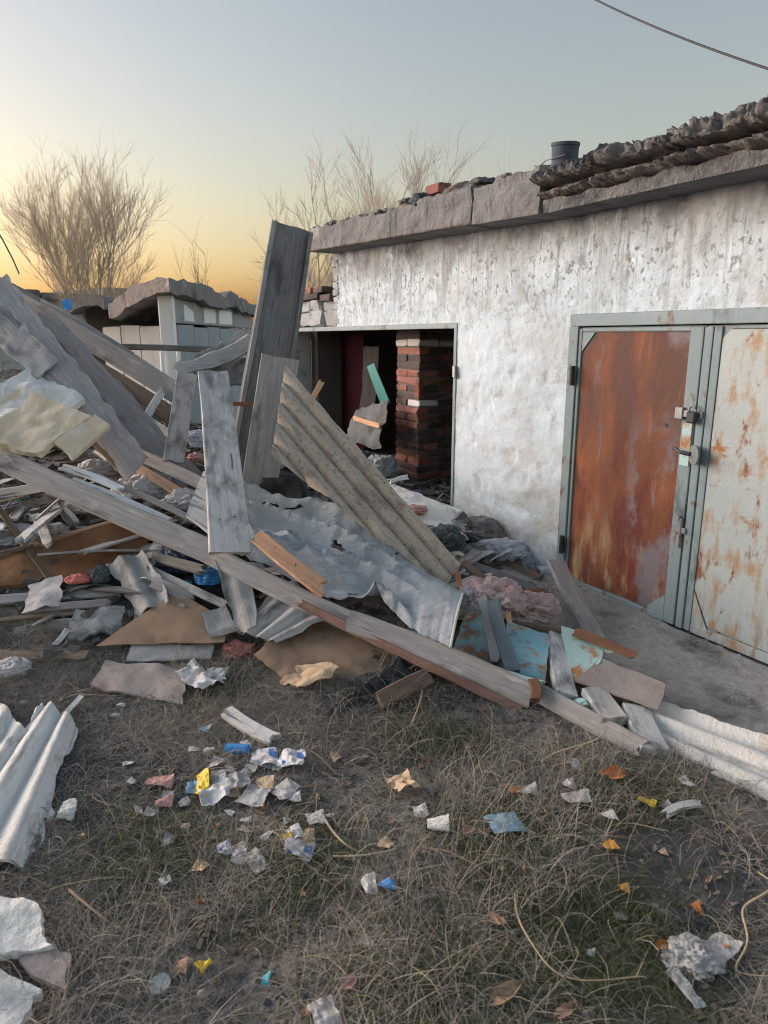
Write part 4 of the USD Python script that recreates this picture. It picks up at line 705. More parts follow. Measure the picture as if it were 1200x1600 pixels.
PB('wide_plank', (22, 993, 3.80), (118, 976, 3.86), 27, .025, 'wood_grey', 'wide greenish grey plank lowest in the stack at lower left')
PB('grey_plank', (-30, 1008, 3.74), (40, 1000, 3.78), 18, .025, 'wood_dark', 'dark plank end lowest at the left picture edge')
PB('slant_lath', (76, 1018, 3.66), (106, 984, 3.78), 9, .02, 'wood_pale', 'short slanting lath at the toe of the plank stack', cat='lath')
PQ('grey_scrap', [(104, 1004, 3.74), (186, 990, 3.78), (200, 945, 3.98), (118, 956, 3.94)], .02, 'asbestos_grey', 'grey broken board chunk between the plank stack and brown hardboard', 'scrap', jag=.06, seed=20, rough=.05)
PQ('grey_corrugated', [(214, 966, 3.86), (168, 880, 4.25), (226, 860, 4.32), (266, 940, 3.92)], .010, 'asbestos_grey', 'pale grey corrugated fragment behind the brown hardboard', 'roofing sheet', nx=26, ny=24, jag=.03, seed=21, rough=.02, disp=waves(.15, .024, 1))
PB('thin_plank', (230, 888, 4.18), (358, 948, 3.88), 14, .02, 'wood_pale', 'thin pale plank slanting down above the brown hardboard', tilt=(0, 0, .6))
PB('thin_plank', (236, 908, 4.05), (300, 936, 3.95), 20, .02, 'wood_grey', 'short grey plank below the thin pale slanting plank', tilt=(0, 0, .5))
PQ('grey_flap', [(330, 1000, 3.68), (372, 985, 3.72), (352, 945, 3.85), (318, 960, 3.8)], .008, 'asbestos_grey', 'small grey flap right of the brown hardboard tip', 'scrap', jag=.02, seed=22, rough=.02)
rag('navy_cloth', at(285, 882, 4.4), (.17, .15, .10), 'cloth_navy', 'navy blue clothing bundled under the long beam', 'clothing', 23)
rag('blue_bag', at(327, 906, 4.15), (.085, .08, .055), 'bag_blue', 'bright blue plastic bag left of the grey hanging panel', 'plastic bag', 24)
rag('teal_rag', at(286, 918, 4.12), (.05, .05, .03), 'bag_teal', 'small teal rag below the navy clothing', 'rag', 25)
rag('red_scrap', at(122, 908, 4.2), (.07, .05, .03), 'plastic_red', 'red wrapper under the mattress edge', 'wrapper', 26)
rag('green_bag', at(160, 905, 4.22), (.06, .06, .06), 'cloth_green', 'dark green bag right of the red wrapper', 'bag', 27)
rag('brick_chunk', gnd(372, 1022), (.085, .06, .05), 'brick_red', 'broken red brick chunk at the toe of the heap', 'brick', 28, .5, .3, 2.2, 3)
# -- rubbish behind the mattress and between the boards
for k, (x, y, Y, s_, mt, lb) in enumerate([(62, 812, 4.95, .075, 'paper_print', 'white and blue printed packaging heaped behind the mattress'), (98, 800, 5.0, .07, 'paper_print', 'blue marked white carton right of the printed packaging'), (128, 800, 4.95, .06, 'paper_white', 'white paper bundle right of the blue marked carton'),
    (25, 845, 4.75, .12, 'bag_bluewhite', 'lilac white plastic heap at left behind the mattress'), (85, 835, 4.72, .08, 'paper_white', 'white paper scrap just above the mattress edge'), (38, 782, 5.2, .05, 'bag_teal', 'teal plastic scrap under the pale plank end'), (262, 690, 5.5, .10, 'plastic_sky', 'light blue plastic behind the short leaning board'), (312, 688, 5.4, .08, 'bag_bluewhite', 'pale blue plastic between the leaning and upright boards'),
    (310, 720, 5.2, .06, 'pink_faded', 'faded pink rag left of the pale upright board'), (230, 770, 4.9, .15, 'paper_grey', 'grey crumpled sheet heap above the long beam'), (290, 790, 4.55, .10, 'paper_grey', 'grey crumpled paper against the pale triangular offcut'), (150, 740, 5.2, .10, 'bag_grey', 'grey plastic sheet below the small cream slab'), (222, 735, 5.2, .12, 'paper_grey', 'grey rag heap where the wide sheets end'),
    (16, 590, 5.35, .07, 'straw_grey', 'tuft of dry hay on the white insulation slab')]):
    rag('rubbish', at(x, y, Y), (s_ * 1.3, s_, s_ * .7), mt, lb, 'rubbish', 40 + k)
# frame and wire at the far left edge
fr = [at(-20, 425, 6.6), at(28, 468, 6.5)]; up_ = np.array([0, 0, .10]); tag(put('metal_frame', cat_geo([tube([fr[0], fr[1]], .012, 6), tube([fr[0] - up_, fr[1] - up_], .012, 6)] + [tube([fr[0] * (1 - q) + fr[1] * q, fr[0] * (1 - q) + fr[1] * q - up_], .010, 6) for q in (.3, .55, .8, 1)]), 'rust_brown'), 'rusty ladder-like metal frame on top of the heap at far left', 'frame')
tag(put('bent_wire', tube([at(-10, 350, 6.4), at(6, 378, 6.4), at(20, 405, 6.4), at(30, 428, 6.4)], .007, 5), 'iron_dark'), 'bent dark wire poking into the sky at the left edge', 'wire')
# -- inside the opening
wq = lambda u, o, z: wp(u, o, z)
sheet('grey_plastic', [wq(4.62, -.15, .95), wq(3.80, -.12, 1.12), wq(3.75, .0, .62), wq(4.5, .05, .60)], .01, 'plastic_dim', 20, 20, rough=.06, jag=.04, seed=31, label='grey plastic sheet hanging inside the dark opening', cat='plastic sheet')
sheet('dark_board', [wq(4.95, -.35, .6), wq(4.95, -.45, 1.65), wq(4.65, -.5, 1.65), wq(4.55, -.35, .6)], .02, 'flat_black', 10, 10, rough=.03, seed=32, label='dark blue panel leaning in the back of the opening', cat='panel')
board('teal_board', wq(4.42, -.25, 1.46), wq(3.98, -.2, 1.05), .10, .02, -DU + DN, 'teal_paint', label='teal painted board leaning inside the opening', cat='board')
board('inner_lath', wq(4.45, -.05, .87), wq(3.75, .0, .86), .05, .03, DN, 'wood_fresh', label='tan lath poking level across the opening', cat='lath')
PB('stub_lath', (478, 640, 5.2), (503, 596, 5.3), 9, .03, 'wood_fresh', 'short tan stick end above the corrugated sheet', cat='lath')
rag('grey_sack', wq(3.65, .05, .36), (.16, .14, .15), 'bag_grey', 'grey sack at the foot of the brick partition', 'sack', 33)
rag('dark_sack', wq(4.05, .1, .34), (.22, .2, .16), 'cloth_green', 'dark sack inside the opening left of the grey one', 'sack', 34)
# -- rubbish along the foot of the white wall
PB('pale_board', (598, 760, 5.95), (716, 806, 5.35), 24, .02, 'wood_pale', 'pale board sloping down at the foot of the opening', tilt=(0, 0, 1))
PB('white_stick', (610, 754, 5.9), (638, 744, 5.95), 8, .02, 'wood_white', 'short white stick at the top end of the pale board', cat='stick')
PQ('plaster_sheet', [(628, 800, 5.3), (700, 838, 5.0), (712, 800, 5.4), (650, 768, 5.6)], .012, 'foam_white', 'broken whitish plasterboard against the wall beside the opening', 'plasterboard', jag=.06, seed=35, rough=.03)
rag('pink_rag', at(652, 800, 5.3), (.07, .06, .04), 'pink_faded', 'faded pink rag on the broken plasterboard', 'rag', 36)
rag('green_sack', at(697, 852, 4.85), (.13, .10, .10), 'cloth_green', 'dark green sack right of the corrugated sheet', 'sack', 37, rot=-.6)
for k, (x, y, s_, mt, lb) in enumerate([(745, 845, .20, 'concrete', 'grey rubble lump against the white wall foot'), (782, 872, .17, 'bag_bluewhite', 'pale grey filled sack below the white wall'), (810, 880, .10, 'bag_grey', 'tied neck end of the pale grey sack'), (846, 898, .075, 'bag_bluewhite', 'small bluish white bag left of the weathered plank'), (712, 838, .14, 'paper_grey', 'grey crushed board piece beside the dark green sack'), (770, 852, .15, 'card_brown', 'brown cardboard piece between rubble lump and sack')]):
    rag('sack' if mt.startswith('bag') else 'debris_chunk', gnd(x, y), (s_ * 1.25, s_ * .8, s_ * .6), mt, lb, 'sack' if mt.startswith('bag') else 'debris', 60 + k, .35, .6)
PB('dark_plank', (738, 882, 4.62), (866, 934, 4.25), 13, .03, 'wood_dark', 'dark narrow plank in front of the pale grey sack', tilt=(0, 0, .7))
PB('brown_lath', (722, 878, 4.6), (775, 918, 4.3), 12, .03, 'wood_brown', 'brown lath at the lower end of the corrugated sheet', cat='lath', tilt=(0, 0, .5))
PB('tan_peg', (714, 896, 4.2), (724, 926, 4.1), 9, .02, 'wood_fresh', 'tan peg at the tip of the corrugated sheet', cat='peg', nx=6)
rag('pink_cloth', at(770, 950, 3.95), (.17, .12, .11), 'cloth_pink', 'crumpled pinkish cloth heap right of the felt curl', 'cloth', 38, .4, .9)
rag('pink_cloth', at(822, 958, 3.95), (.15, .11, .08), 'cloth_pink', 'flatter pinkish cloth spread right of the cloth heap', 'cloth', 39, .4, .9)
rag('flower_cloth', at(738, 955, 3.9), (.09, .08, .09), 'rag_pale', 'pale patterned rag beside the felt curl', 'rag', 71, .4, .9)
rag('rust_tin', at(835, 930, 4.15), (.08, .05, .03), 'rust_brown', 'orange rusted tin above the flatter pink cloth', 'tin', 72)
rag('white_wrapper', at(862, 946, 4.0), (.04, .035, .03), 'paper_white', 'small white wrapper left of the weathered plank', 'wrapper', 73)
PQ('blue_metal_sheet', [(704, 1020, 3.52), (768, 1040, 3.42), (766, 968, 3.72), (730, 955, 3.8)], .008, 'paint_blue', 'blue painted metal panel inside the felt curl', 'metal panel', nx=20, ny=20, jag=.02, seed=41, rough=.03)
PQ('blue_metal_sheet', [(782, 1042, 3.36), (852, 1064, 3.27), (858, 992, 3.58), (792, 972, 3.66)], .008, 'paint_blue', 'rust patched blue panel right of the slate stick', 'metal panel', nx=24, ny=24, jag=.015, seed=42, rough=.02, disp=lambda s, t, X, Y: .05 * np.sin(np.pi * t))
PB('grey_stake', (752, 930, 3.72), (776, 1036, 3.36), 17, .03, 'wood_grey', 'grey stake left of the slate stick by the felt curl', cat='stake')
PB('slate_stick', (768, 938, 3.66), (800, 1050, 3.30), 22, .03, 'paint_slate', 'dark slate painted stick leaning over the blue panels', cat='stick', jag=.01)
PB('aqua_strip', (706, 1020, 3.40), (848, 1072, 3.17), 13, .02, 'paint_aqua', 'pale aqua painted strip on top of the rounded rail', cat='strip', up=(.1, -.6, 1))
PB('wood_chip', (794, 956, 3.72), (800, 984, 3.64), 9, .02, 'wood_fresh', 'small tan wood piece above the rust patched panel', cat='wood piece', nx=6)
PB('brown_stick', (795, 972, 3.72), (880, 985, 3.62), 9, .02, 'wood_brown', 'thin brown stick lying along the top of the rust patched panel', cat='stick')
PB('weathered_plank', (868, 878, 4.72), (930, 1000, 3.78), 34, .03, 'wood_grey', 'weathered plank lying from the gate post down over the gravel', up=(.2, -.35, 1), nx=18)
PB('plank_end', (870, 988, 3.66), (882, 1088, 3.12), 36, .045, 'wood_pale', 'pale thick plank end standing on the end beam', jag=.008, up=(.1, -.75, .7))
PQ('aqua_sheet', [(876, 978, 3.64), (946, 1004, 3.5), (938, 1034, 3.32), (892, 1068, 3.22)], .006, 'paint_aqua', 'aqua painted rusty metal sheet right of the pale plank end', 'metal sheet', nx=16, ny=16, jag=.012, seed=43, rough=.012)
PB('rust_strip', (896, 986, 3.56), (992, 1024, 3.32), 20, .012, 'rust_brown', 'orange rusty strip along the edge of the aqua sheet', cat='strip', up=(.1, -.5, 1))
PB('pale_chip', (945, 1012, 3.42), (962, 1018, 3.38), 12, .008, 'wood_pale', 'small pale chip lying on the orange rusty strip', cat='chip', nx=6, up=(.1, -.5, 1))
PQ('brown_plate', [(900, 1064, 3.2), (1028, 1110, 2.97), (1042, 1070, 3.1), (938, 1028, 3.36)], .012, 'board_pink', 'greyish brown plate overlapping the white sheet at right', 'plate', nx=20, ny=14, jag=.012, seed=44, rough=.012)
PB('block_end', (928, 1082, 3.14), (962, 1130, 2.90), 46, .05, 'wood_pale', 'pale square plank end under the brown plate', up=(.1, -.6, .8), jag=.01, nx=8)
PB('block_end', (990, 1106, 3.04), (1022, 1176, 2.72), 50, .05, 'wood_pale', 'pale rounded plank end beside the white sheet', up=(.1, -.6, .8), jag=.01, nx=8)
rag('aqua_chip', at(908, 1100, 3.06), (.035, .03, .015), 'paint_aqua', 'small aqua paint chip on the end beam', 'paint chip', 74)
PB('thin_nail', (868, 1002, 3.5), (876, 1014, 3.46), 2, .003, 'iron_worn', 'pale bent nail beside the pale plank end', cat='nail', nx=5)
GQ('white_sheet', [(1000, 1148, .03), (1330, 1300, .02), (1330, 1200, .06), (1012, 1094, .06)], .012, 'asbestos_white', 'white weathered corrugated sheet lying on the ground at right', 'roofing sheet', nx=70, ny=44, jag=.03, seed=45, rough=.006, disp=waves(.15, .018), smooth=60)
GQ('white_splinter', [(1112, 1207, .015), (1300, 1300, .015), (1310, 1282, .02), (1130, 1200, .02)], .008, 'asbestos_white', 'narrow white splinter along the front of the white sheet', 'splinter', nx=20, ny=6, jag=.012, seed=46)
GQ('grey_scrap', [(902, 962, .01), (948, 966, .01), (955, 940, .02), (915, 934, .02)], .008, 'paper_grey', 'flat grey scrap lying on the gravel before the rusty leaf', 'scrap', jag=.015, seed=47, rough=.01)
# -- foreground, left
GQ('white_corrugated', [(-120, 1330, .04), (62, 1096, .06), (118, 1128, .05), (42, 1354, .02)], .012, 'asbestos_white', 'white corrugated sheet in the left foreground with a ragged end', 'roofing sheet', nx=60, ny=40, jag=.05, seed=51, rough=.006, disp=waves(.15, .024), smooth=60)
PB('white_sliver', (92, 1125, 3.04), (130, 1086, 3.2), 10, .008, 'asbestos_white', 'thin white sliver sticking out of the ragged foreground sheet', cat='sliver', up=(0, -.5, 1), jag=.03)
GQ('white_corrugated', [(-100, 1235, .05), (-6, 1090, .05), (46, 1150, .04), (-40, 1270, .04)], .012, 'asbestos_white', 'smaller pale sheet at the left edge behind the white foreground sheet', 'roofing sheet', nx=30, ny=24, jag=.04, seed=52, rough=.02, disp=waves(.15, .015))
GQ('white_slab', [(-70, 1500, .05), (70, 1480, .06), (62, 1420, .07), (-60, 1385, .07)], .03, 'stone_white', 'white plaster slab with brown stains at the lower left edge', 'plaster slab', nx=24, ny=24, jag=.05, seed=53, rough=.03)
GQ('brown_slab', [(30, 1510, .03), (100, 1545, .03), (116, 1500, .035), (60, 1462, .04)], .02, 'board_pink', 'brownish slab piece between the two white slabs at lower left', 'slab', nx=18, ny=18, jag=.025, seed=54, rough=.015)
GQ('white_slab', [(-60, 1660, .04), (18, 1630, .04), (62, 1550, .05), (-50, 1500, .05)], .03, 'stone_white', 'white slab lowest in the bottom left corner', 'plaster slab', nx=24, ny=24, jag=.04, seed=55, rough=.03)
GQ('pink_board', [(143, 1076, .02), (284, 1100, .02), (292, 1048, .03), (165, 1032, .03)], .012, 'board_pink', 'flat pinkish board half sunk in the grass before the heap', 'board', nx=24, ny=14, jag=.03, seed=56, rough=.02)
GQ('grey_slab', [(196, 1034, .03), (330, 1030, .03), (335, 1006, .05), (205, 1010, .05)], .012, 'asbestos_grey', 'flat grey board at the foot of the brown hardboard', 'board', nx=20, ny=10, jag=.02, seed=57, rough=.015)
GQ('long_board', [(-30, 1036, .02), (130, 1030, .02), (140, 1016, .03), (-30, 1016, .03)], .012, 'wood_brown', 'long low board along the toe of the plank stack', 'board', nx=20, ny=6, jag=.02, seed=58)

# -- tangle of broken laths and flat scraps filling the heap
rl = np.random.default_rng(91)
def heap_spot(): 
    while True:
        x, y = rl.uniform(0, 860), rl.uniform(690, 985)
        q = gnd(x, y)
        if .08 < float(_mound(q[:2]).ravel()[0]) and (q - GP) @ DN > .12 and q[1] < 7.5: return q
def foot_spot():
    while True:
        q = gnd(rl.uniform(600, 900), rl.uniform(770, 950))
        if .08 < (q - GP) @ DN < 1.2 and float(apron(q[0], q[1])) < .6 and q[1] < 6.6: return q
for k in range(96):
    q = heap_spot() if k < 64 else foot_spot(); a = rl.uniform(0, 3.14); L = rl.uniform(.25, .95 if k < 64 else .6); d = np.array([math.cos(a), math.sin(a), rl.normal(0, .22)]); z = np.array([0, 0, rl.uniform(.02, .12)])
    e0, e1 = q - d * L / 2 + z, q + d * L / 2 + z
    for e in (e0, e1): e[2] = max(e[2], float(hgt(e[0], e[1])) + .015)
    m_ = ('wood_grey', 'wood_dark', 'wood_brown', 'wood_pale', 'wood_grey')[k % 5]
    board('broken_lath', e0, e1, rl.uniform(.025, .09), rl.uniform(.012, .03), (rl.normal(0, .4), rl.normal(0, .4), 1), m_, nx=8, seed=k, jag=.05, label='short broken lath lying among the rubbish of the heap', cat='lath', group='broken laths strewn through the heap')
for k in range(74):
    q = heap_spot() if k < 46 else foot_spot(); a = rl.uniform(0, 6.28); w, h = rl.uniform(.10, .34), rl.uniform(.08, .22); ax = np.array([math.cos(a), math.sin(a), rl.normal(0, .25)]) * w / 2; ay = np.array([-math.sin(a), math.cos(a), rl.normal(0, .35)]) * h / 2; q = q + [0, 0, rl.uniform(.02, .09)]
    m_ = ('asbestos_grey', 'rubber', 'felt_grey', 'card_brown', 'paper_grey', 'asbestos_grey', 'bag_grey', 'wood_dark', 'cloth_navy', 'foam_white')[k % 10]
    sheet('torn_scrap', [q - ax - ay, q + ax - ay, q + ax + ay, q - ax + ay], .006, m_, 14, 12, jag=.05, seed=k + 200, rough=.035, label='torn flat scrap of sheet or felt lying among the rubbish of the heap', cat='scrap', group='torn flat scraps in the heap')

# -- rubble chips and splinters over the whole heap
rr = np.random.default_rng(77)
def scatter(n, accept):
    out = []
    while len(out) < n:
        q = np.stack([rr.uniform(-4.2, 2.0, n), rr.uniform(2.8, 8.4, n)], 1); out += list(q[accept(q)])
    return np.array(out[:n])
heap = lambda q: (_mound(q) > .05 + .25 * rr.random(len(q)) ** 2) & (((q[:, 0] - GP[0]) * DN[0] + (q[:, 1] - GP[1]) * DN[1]) > .05)
def chips(n, smin, smax, acc, elong=1.0, thin=.5, lift=.3, zoff=0.0):
    b = np.array([[x, y, z] for x in (-1, 1) for y in (-1, 1) for z in (-1, 1)], float)
    bf = np.array([[0, 1, 3], [0, 3, 2], [4, 6, 7], [4, 7, 5], [0, 4, 5], [0, 5, 1], [2, 3, 7], [2, 7, 6], [0, 2, 6], [0, 6, 4], [1, 5, 7], [1, 7, 3]])
    q = scatter(n, acc); s = smin * (smax / smin) ** (rr.random(n) ** 2)
    sz = np.stack([s * elong * rr.uniform(.7, 1.5, n), s * rr.uniform(.5, 1, n), s * thin * rr.uniform(.4, 1, n)], 1)
    v = b[None] * sz[:, None] * rr.uniform(.65, 1.15, (n, 8, 3))
    a, c_, e_ = rr.uniform(0, 6.28, n), rr.normal(0, .35, n), rr.normal(0, .35, n)
    ca, sa = np.cos(a), np.sin(a); R1 = np.zeros((n, 3, 3)); R1[:, 0, 0] = ca; R1[:, 0, 1] = -sa; R1[:, 1, 0] = sa; R1[:, 1, 1] = ca; R1[:, 2, 2] = 1
    cb, sb = np.cos(c_), np.sin(c_); R2 = np.zeros((n, 3, 3)); R2[:, 0, 0] = cb; R2[:, 0, 2] = sb; R2[:, 2, 0] = -sb; R2[:, 2, 2] = cb; R2[:, 1, 1] = 1
    v = np.einsum('nij,nkj->nki', R1 @ R2, v); v += np.stack([q[:, 0], q[:, 1], hgt(q[:, 0], q[:, 1]) + s * lift + zoff], 1)[:, None]
    return v.reshape(-1, 3), (bf[None] + 8 * np.arange(n)[:, None, None]).reshape(-1, 3)
uo = lambda q: (((q[:, 0] - GP[0]) * DU[0] + (q[:, 1] - GP[1]) * DU[1]), ((q[:, 0] - GP[0]) * DN[0] + (q[:, 1] - GP[1]) * DN[1]))
def at_foot(q): u, o = uo(q); return ((u > 1.0) & (u < 6) & (o > .03) & (o < .9) & (rr.random(len(q)) < .8 - .8 * o)) | ((u > 2.45) & (u < 5.5) & (o > -1.3) & (o <= .05))
tag(put('rubble', chips(5200, .008, .075, heap), 'rubble_bits'), kind='stuff'); tag(put('wall_foot_rubble', chips(1500, .006, .060, at_foot), 'rubble_bits'), kind='stuff')
tag(put('splinters', chips(520, .008, .018, heap, 7.0, .5, .9), 'wood_grey'), kind='stuff')
# ---------------------------------------------------------------- litter, stones, leaves, twigs and grass in the foreground
def leaf_geo(L, w, seed):
    r = np.random.default_rng(seed); s, t = np.meshgrid(np.linspace(0, 1, 9), np.linspace(-1, 1, 5), indexing='ij')
    wd = w * np.sin(np.pi * s ** .8) ** .8 * (1 + .15 * np.sin(s * 25 + seed))
    cu, ro = r.uniform(-1.5, 2.5), r.uniform(.2, 1.2)
    P = np.stack([s * L, t * wd / 2, .25 * L * cu * (s - .5) ** 2 + ro * wd * .4 * t ** 2 + .04 * L * r.normal(size=s.shape)], -1)
    return grid_slab(P, np.broadcast_to(np.array([0, 0, 1.0]), P.shape), .0012)
def scrap(x, y, wpx, hpx, mat, label, cat, seed, rot=0.0, crumple=.25, lift=.025, T=.002, name=None, jag=.25):
    """a crumpled flat piece of litter, wpx by hpx pixels in the photograph, lying on the ground"""
    p = gnd(x, y, .01); s = p[1] / 1050; w, h = wpx * s, hpx * s * 1.5; c, n_ = math.cos(rot), math.sin(rot)
    ax, ay = np.array([c, n_, 0]) * w / 2, np.array([-n_, c, 0]) * h / 2
    if cat == 'leaf':
        m, _ = frame(p + [0, 0, .02], (c, n_, .15), None, (.2, -.3, 1)); L_ = max(w, h); geo = leaf_geo(L_, min(w, h) * .8, seed); geo[0][:, 0] -= L_ / 2
        return tag(put('leaf', geo, mat, None, 60, m), label, cat)
    cs = []
    for a, b in ((-1, -1), (1, -1), (1, 1), (-1, 1)):
        q = p + a * ax + b * ay; q[2] = hgt(q[0], q[1]) + lift * (.7 + .3 * a * b); cs.append(q)
    k = 26 / max(w, h) * .08; m = min(w, h)
    def dsp(s_, t, X, Y):
        q = np.stack([X / m * 1.1 + seed, Y / m * 1.1, X * 0 + seed * 1.7], -1).reshape(-1, 3)
        return (crumple * m * .8 * (1 - 2 * np.abs(fbm(q * .8)) + .5 * fbm(q * 2.3 + 4))).reshape(X.shape)
    return sheet(name or cat.replace(' ', '_'), cs, T, mat, 22, 18, dsp, jag * m, seed, smooth=25, label=label, cat=cat)
scrap(312, 1068, 44, 52, 'bag_white', 'white plastic bag crumpled at the right end of the flat pinkish board', 'plastic bag', 1, .9, .45)
scrap(338, 1062, 34, 22, 'bag_white', 'white loop of plastic right of the crumpled white bag', 'plastic scrap', 2, .1, .5)
board('white_offcut', gnd(352, 1112, .03), gnd(428, 1158, .02), .075, .03, (0, -.2, 1), 'wood_white', label='white painted offcut lying in the grass below the white bag', cat='offcut', jag=.02, nx=10)
g = trimesh.creation.cylinder(.022, .095, sections=16); tag(put('blue_can', cat_geo([g, trimesh.creation.cylinder(.016, .108, sections=16)]), 'bag_blue', None, 40, frame(gnd(371, 1170, .022), (0, .25, 1), None, (1, -.12, .1))[0]), 'crushed bright blue can lying in the grass', 'can')
scrap(321, 1142, 16, 14, 'plastic_sky', 'tiny light blue scrap left of the blue can', 'scrap', 3)
scrap(414, 1190, 40, 26, 'paper_print', 'printed paper scrap left of the white torn wrapper', 'paper', 4, .1, .3)
scrap(456, 1192, 42, 28, 'paper_print', 'white torn wrapper with red print near the middle of the grass', 'wrapper', 5, -.1, .4)
scrap(335, 1240, 46, 40, 'bag_white', 'white part of the torn bag beside the yellow strip', 'plastic bag', 6, .3, .35)
scrap(318, 1234, 20, 44, 'plastic_yellow', 'yellow strip across the torn white bag', 'plastic strip', 7, .25, .3, .045)
scrap(302, 1236, 24, 22, 'plastic_sky', 'light blue corner of the torn bag left of the yellow strip', 'plastic scrap', 8, .2, .3)
scrap(372, 1226, 36, 28, 'rag_pale', 'greyish film scrap right of the torn white bag', 'film scrap', 9, .2, .4)
scrap(398, 1250, 48, 26, 'paper_grey', 'flat grey paper below the film scrap', 'paper', 10, -.3, .15)
scrap(414, 1228, 30, 24, 'paper_tan', 'pale tan card piece above the flat grey paper', 'card', 11, .2, .2)
scrap(442, 1240, 34, 32, 'paper_grey', 'grey paper piece at the right end of the paper group', 'paper', 12, .6, .2)
scrap(462, 1252, 18, 16, 'paper_white', 'small white paper right of the grey paper piece', 'paper', 13, .2, .3)
board('stick', gnd(318, 1222, .02), gnd(356, 1206, .03), .018, .012, (0, 0, 1), 'wood_grey', label='short grey stick above the torn white bag', cat='stick', nx=6)
scrap(250, 1230, 42, 20, 'pink_faded', 'faded pink cloth scrap in the bare soil left of the torn bag', 'cloth scrap', 14, .1, .3)
scrap(258, 1258, 30, 14, 'pink_faded', 'small brownish pink scrap below the faded pink cloth', 'cloth scrap', 15, .2, .3)
scrap(352, 1332, 22, 20, 'bag_bluewhite', 'bluish foil left of the white packet in the lower grass', 'foil', 16, .4, .4)
scrap(372, 1342, 26, 22, 'bag_white', 'white packet piece below the flat paper group', 'packet', 17, .1, .3)
scrap(400, 1352, 26, 34, 'rag_pale', 'pale greyish pink film right of the white packet piece', 'film scrap', 18, .6, .3)
scrap(466, 1334, 50, 30, 'paper_print', 'printed packet with reddish edge in the centre of the lower grass', 'packet', 19, -.2, .22)
scrap(460, 1306, 24, 22, 'paper_white', 'white folded paper above the printed packet', 'paper', 20, .4, .5)
scrap(448, 1312, 16, 12, 'plastic_yellow', 'small yellow scrap left of the white folded paper', 'plastic scrap', 21)
scrap(478, 1312, 30, 22, 'paper_tan', 'tan scrap right of the white folded paper', 'scrap', 22, .2, .25)
scrap(494, 1284, 32, 26, 'paper_grey', 'dark grey paper in the grass right of the paper group', 'paper', 23, .3, .25)
scrap(578, 1388, 24, 26, 'paper_white', 'white scrap joined to the small blue one in the lower grass', 'scrap', 24, .2, .35)
scrap(606, 1386, 24, 16, 'bag_blue', 'small blue scrap right of the white one in the lower grass', 'scrap', 25, .3, .3)
scrap(684, 1292, 38, 24, 'foam_white', 'white angular chip in the middle of the grass', 'chip', 26, -.05, .06, .03, .006, None, .12)
scrap(788, 1292, 58, 30, 'plastic_sky', 'flattened light blue plastic bottle in the grass', 'plastic bottle', 27, .35, .2, .035)
scrap(732, 1306, 20, 16, 'leaf_tan', 'round pinkish brown leaf between white chip and blue bottle', 'leaf', 28, .2, .15)
scrap(898, 1196, 16, 22, 'bag_bluewhite', 'small pale rectangular sachet below the end beam', 'sachet', 29, .05, .08)
scrap(890, 1230, 18, 14, 'paper_white', 'small white crumple below the pale sachet', 'paper', 30, .2, .4)
scrap(826, 1238, 34, 12, 'rag_pale', 'pale shred left of the small white crumple', 'scrap', 31, .1, .3)
scrap(900, 1250, 46, 20, 'paper_grey', 'grey flattened card below the small white crumple', 'card', 32, .1, .15)
scrap(630, 1236, 44, 38, 'paper_tan', 'crumpled tan paper ball in the middle grass', 'paper', 33, .4, .5, .04)
scrap(964, 1218, 34, 22, 'leaf_orange', 'yellow orange leaf below the plank ends', 'leaf', 34, .2, .2)
scrap(946, 1214, 20, 12, 'leaf_orange', 'smaller orange leaf left of the yellow orange one', 'leaf', 35, .1, .2)
scrap(954, 1330, 26, 20, 'leaf_orange', 'dull orange leaf at the edge of the burnt patch', 'leaf', 36, -.5, .2)
scrap(1010, 1256, 30, 10, 'plastic_yellow', 'narrow yellow strip in the grass at right', 'plastic strip', 37, -.5, .25)
board('white_stick', gnd(1036, 1270, .02), gnd(1098, 1252, .03), .032, .012, (0, -.2, 1), 'wood_white', label='white flat stick in the grass at right below the white sheet', cat='stick', nx=8)
scrap(952, 1278, 22, 16, 'stone_white', 'small whitish stone left of the white flat stick', 'stone', 38, .2, .3)
scrap(106, 1268, 22, 26, 'stone_white', 'single white stone in the bare soil at left', 'stone', 39, .2, .3, .03, .02)
rag('white_bundle', gnd(22, 1050), (.075, .06, .055), 'bag_white', 'white bundle in the grass at the left edge', 'bundle', 81)
rag('grey_rag', gnd(1078, 1500), (.062, .055, .03), 'rag_pale', 'grey tangled rag in the lower right grass', 'rag', 82, .4, .9)
scrap(1128, 1488, 46, 40, 'rag_pale', 'white trailing end of the tangled rag to its right', 'rag', 83, -.9, .3, .03)
scrap(1070, 1548, 24, 54, 'rag_pale', 'white trailing strip below the tangled rag', 'rag', 84, .35, .3, .02)
scrap(318, 1512, 20, 16, 'plastic_yellow', 'two-lobed yellow scrap in the lower left grass', 'scrap', 85, -.6, .4)
tag(put('jar_base', trimesh.creation.cylinder(.030, .018, sections=28), 'glass_dull', None, 30, frame(gnd(250, 1540, .012), (1, 0, .05), None, (.05, -.15, 1))[0]), 'dull round glass jar base in the lower left grass', 'jar')
scrap(285, 1512, 20, 20, 'leaf_tan', 'round tan chip beside the yellow scrap', 'chip', 86)
scrap(416, 1536, 14, 18, 'bag_teal', 'small green scrap in the lower grass', 'scrap', 87)
scrap(790, 1560, 36, 54, 'leaf_tan', 'large tan leaf at the bottom right of centre', 'leaf', 88, .5, .25, .03)
scrap(884, 1588, 24, 40, 'leaf_tan', 'long tan leaf at the bottom edge right of centre', 'leaf', 89, .45, .25, .03)
scrap(776, 1448, 40, 16, 'leaf_tan', 'long pale leaf in the lower middle grass', 'leaf', 90, -.5, .25, .03)
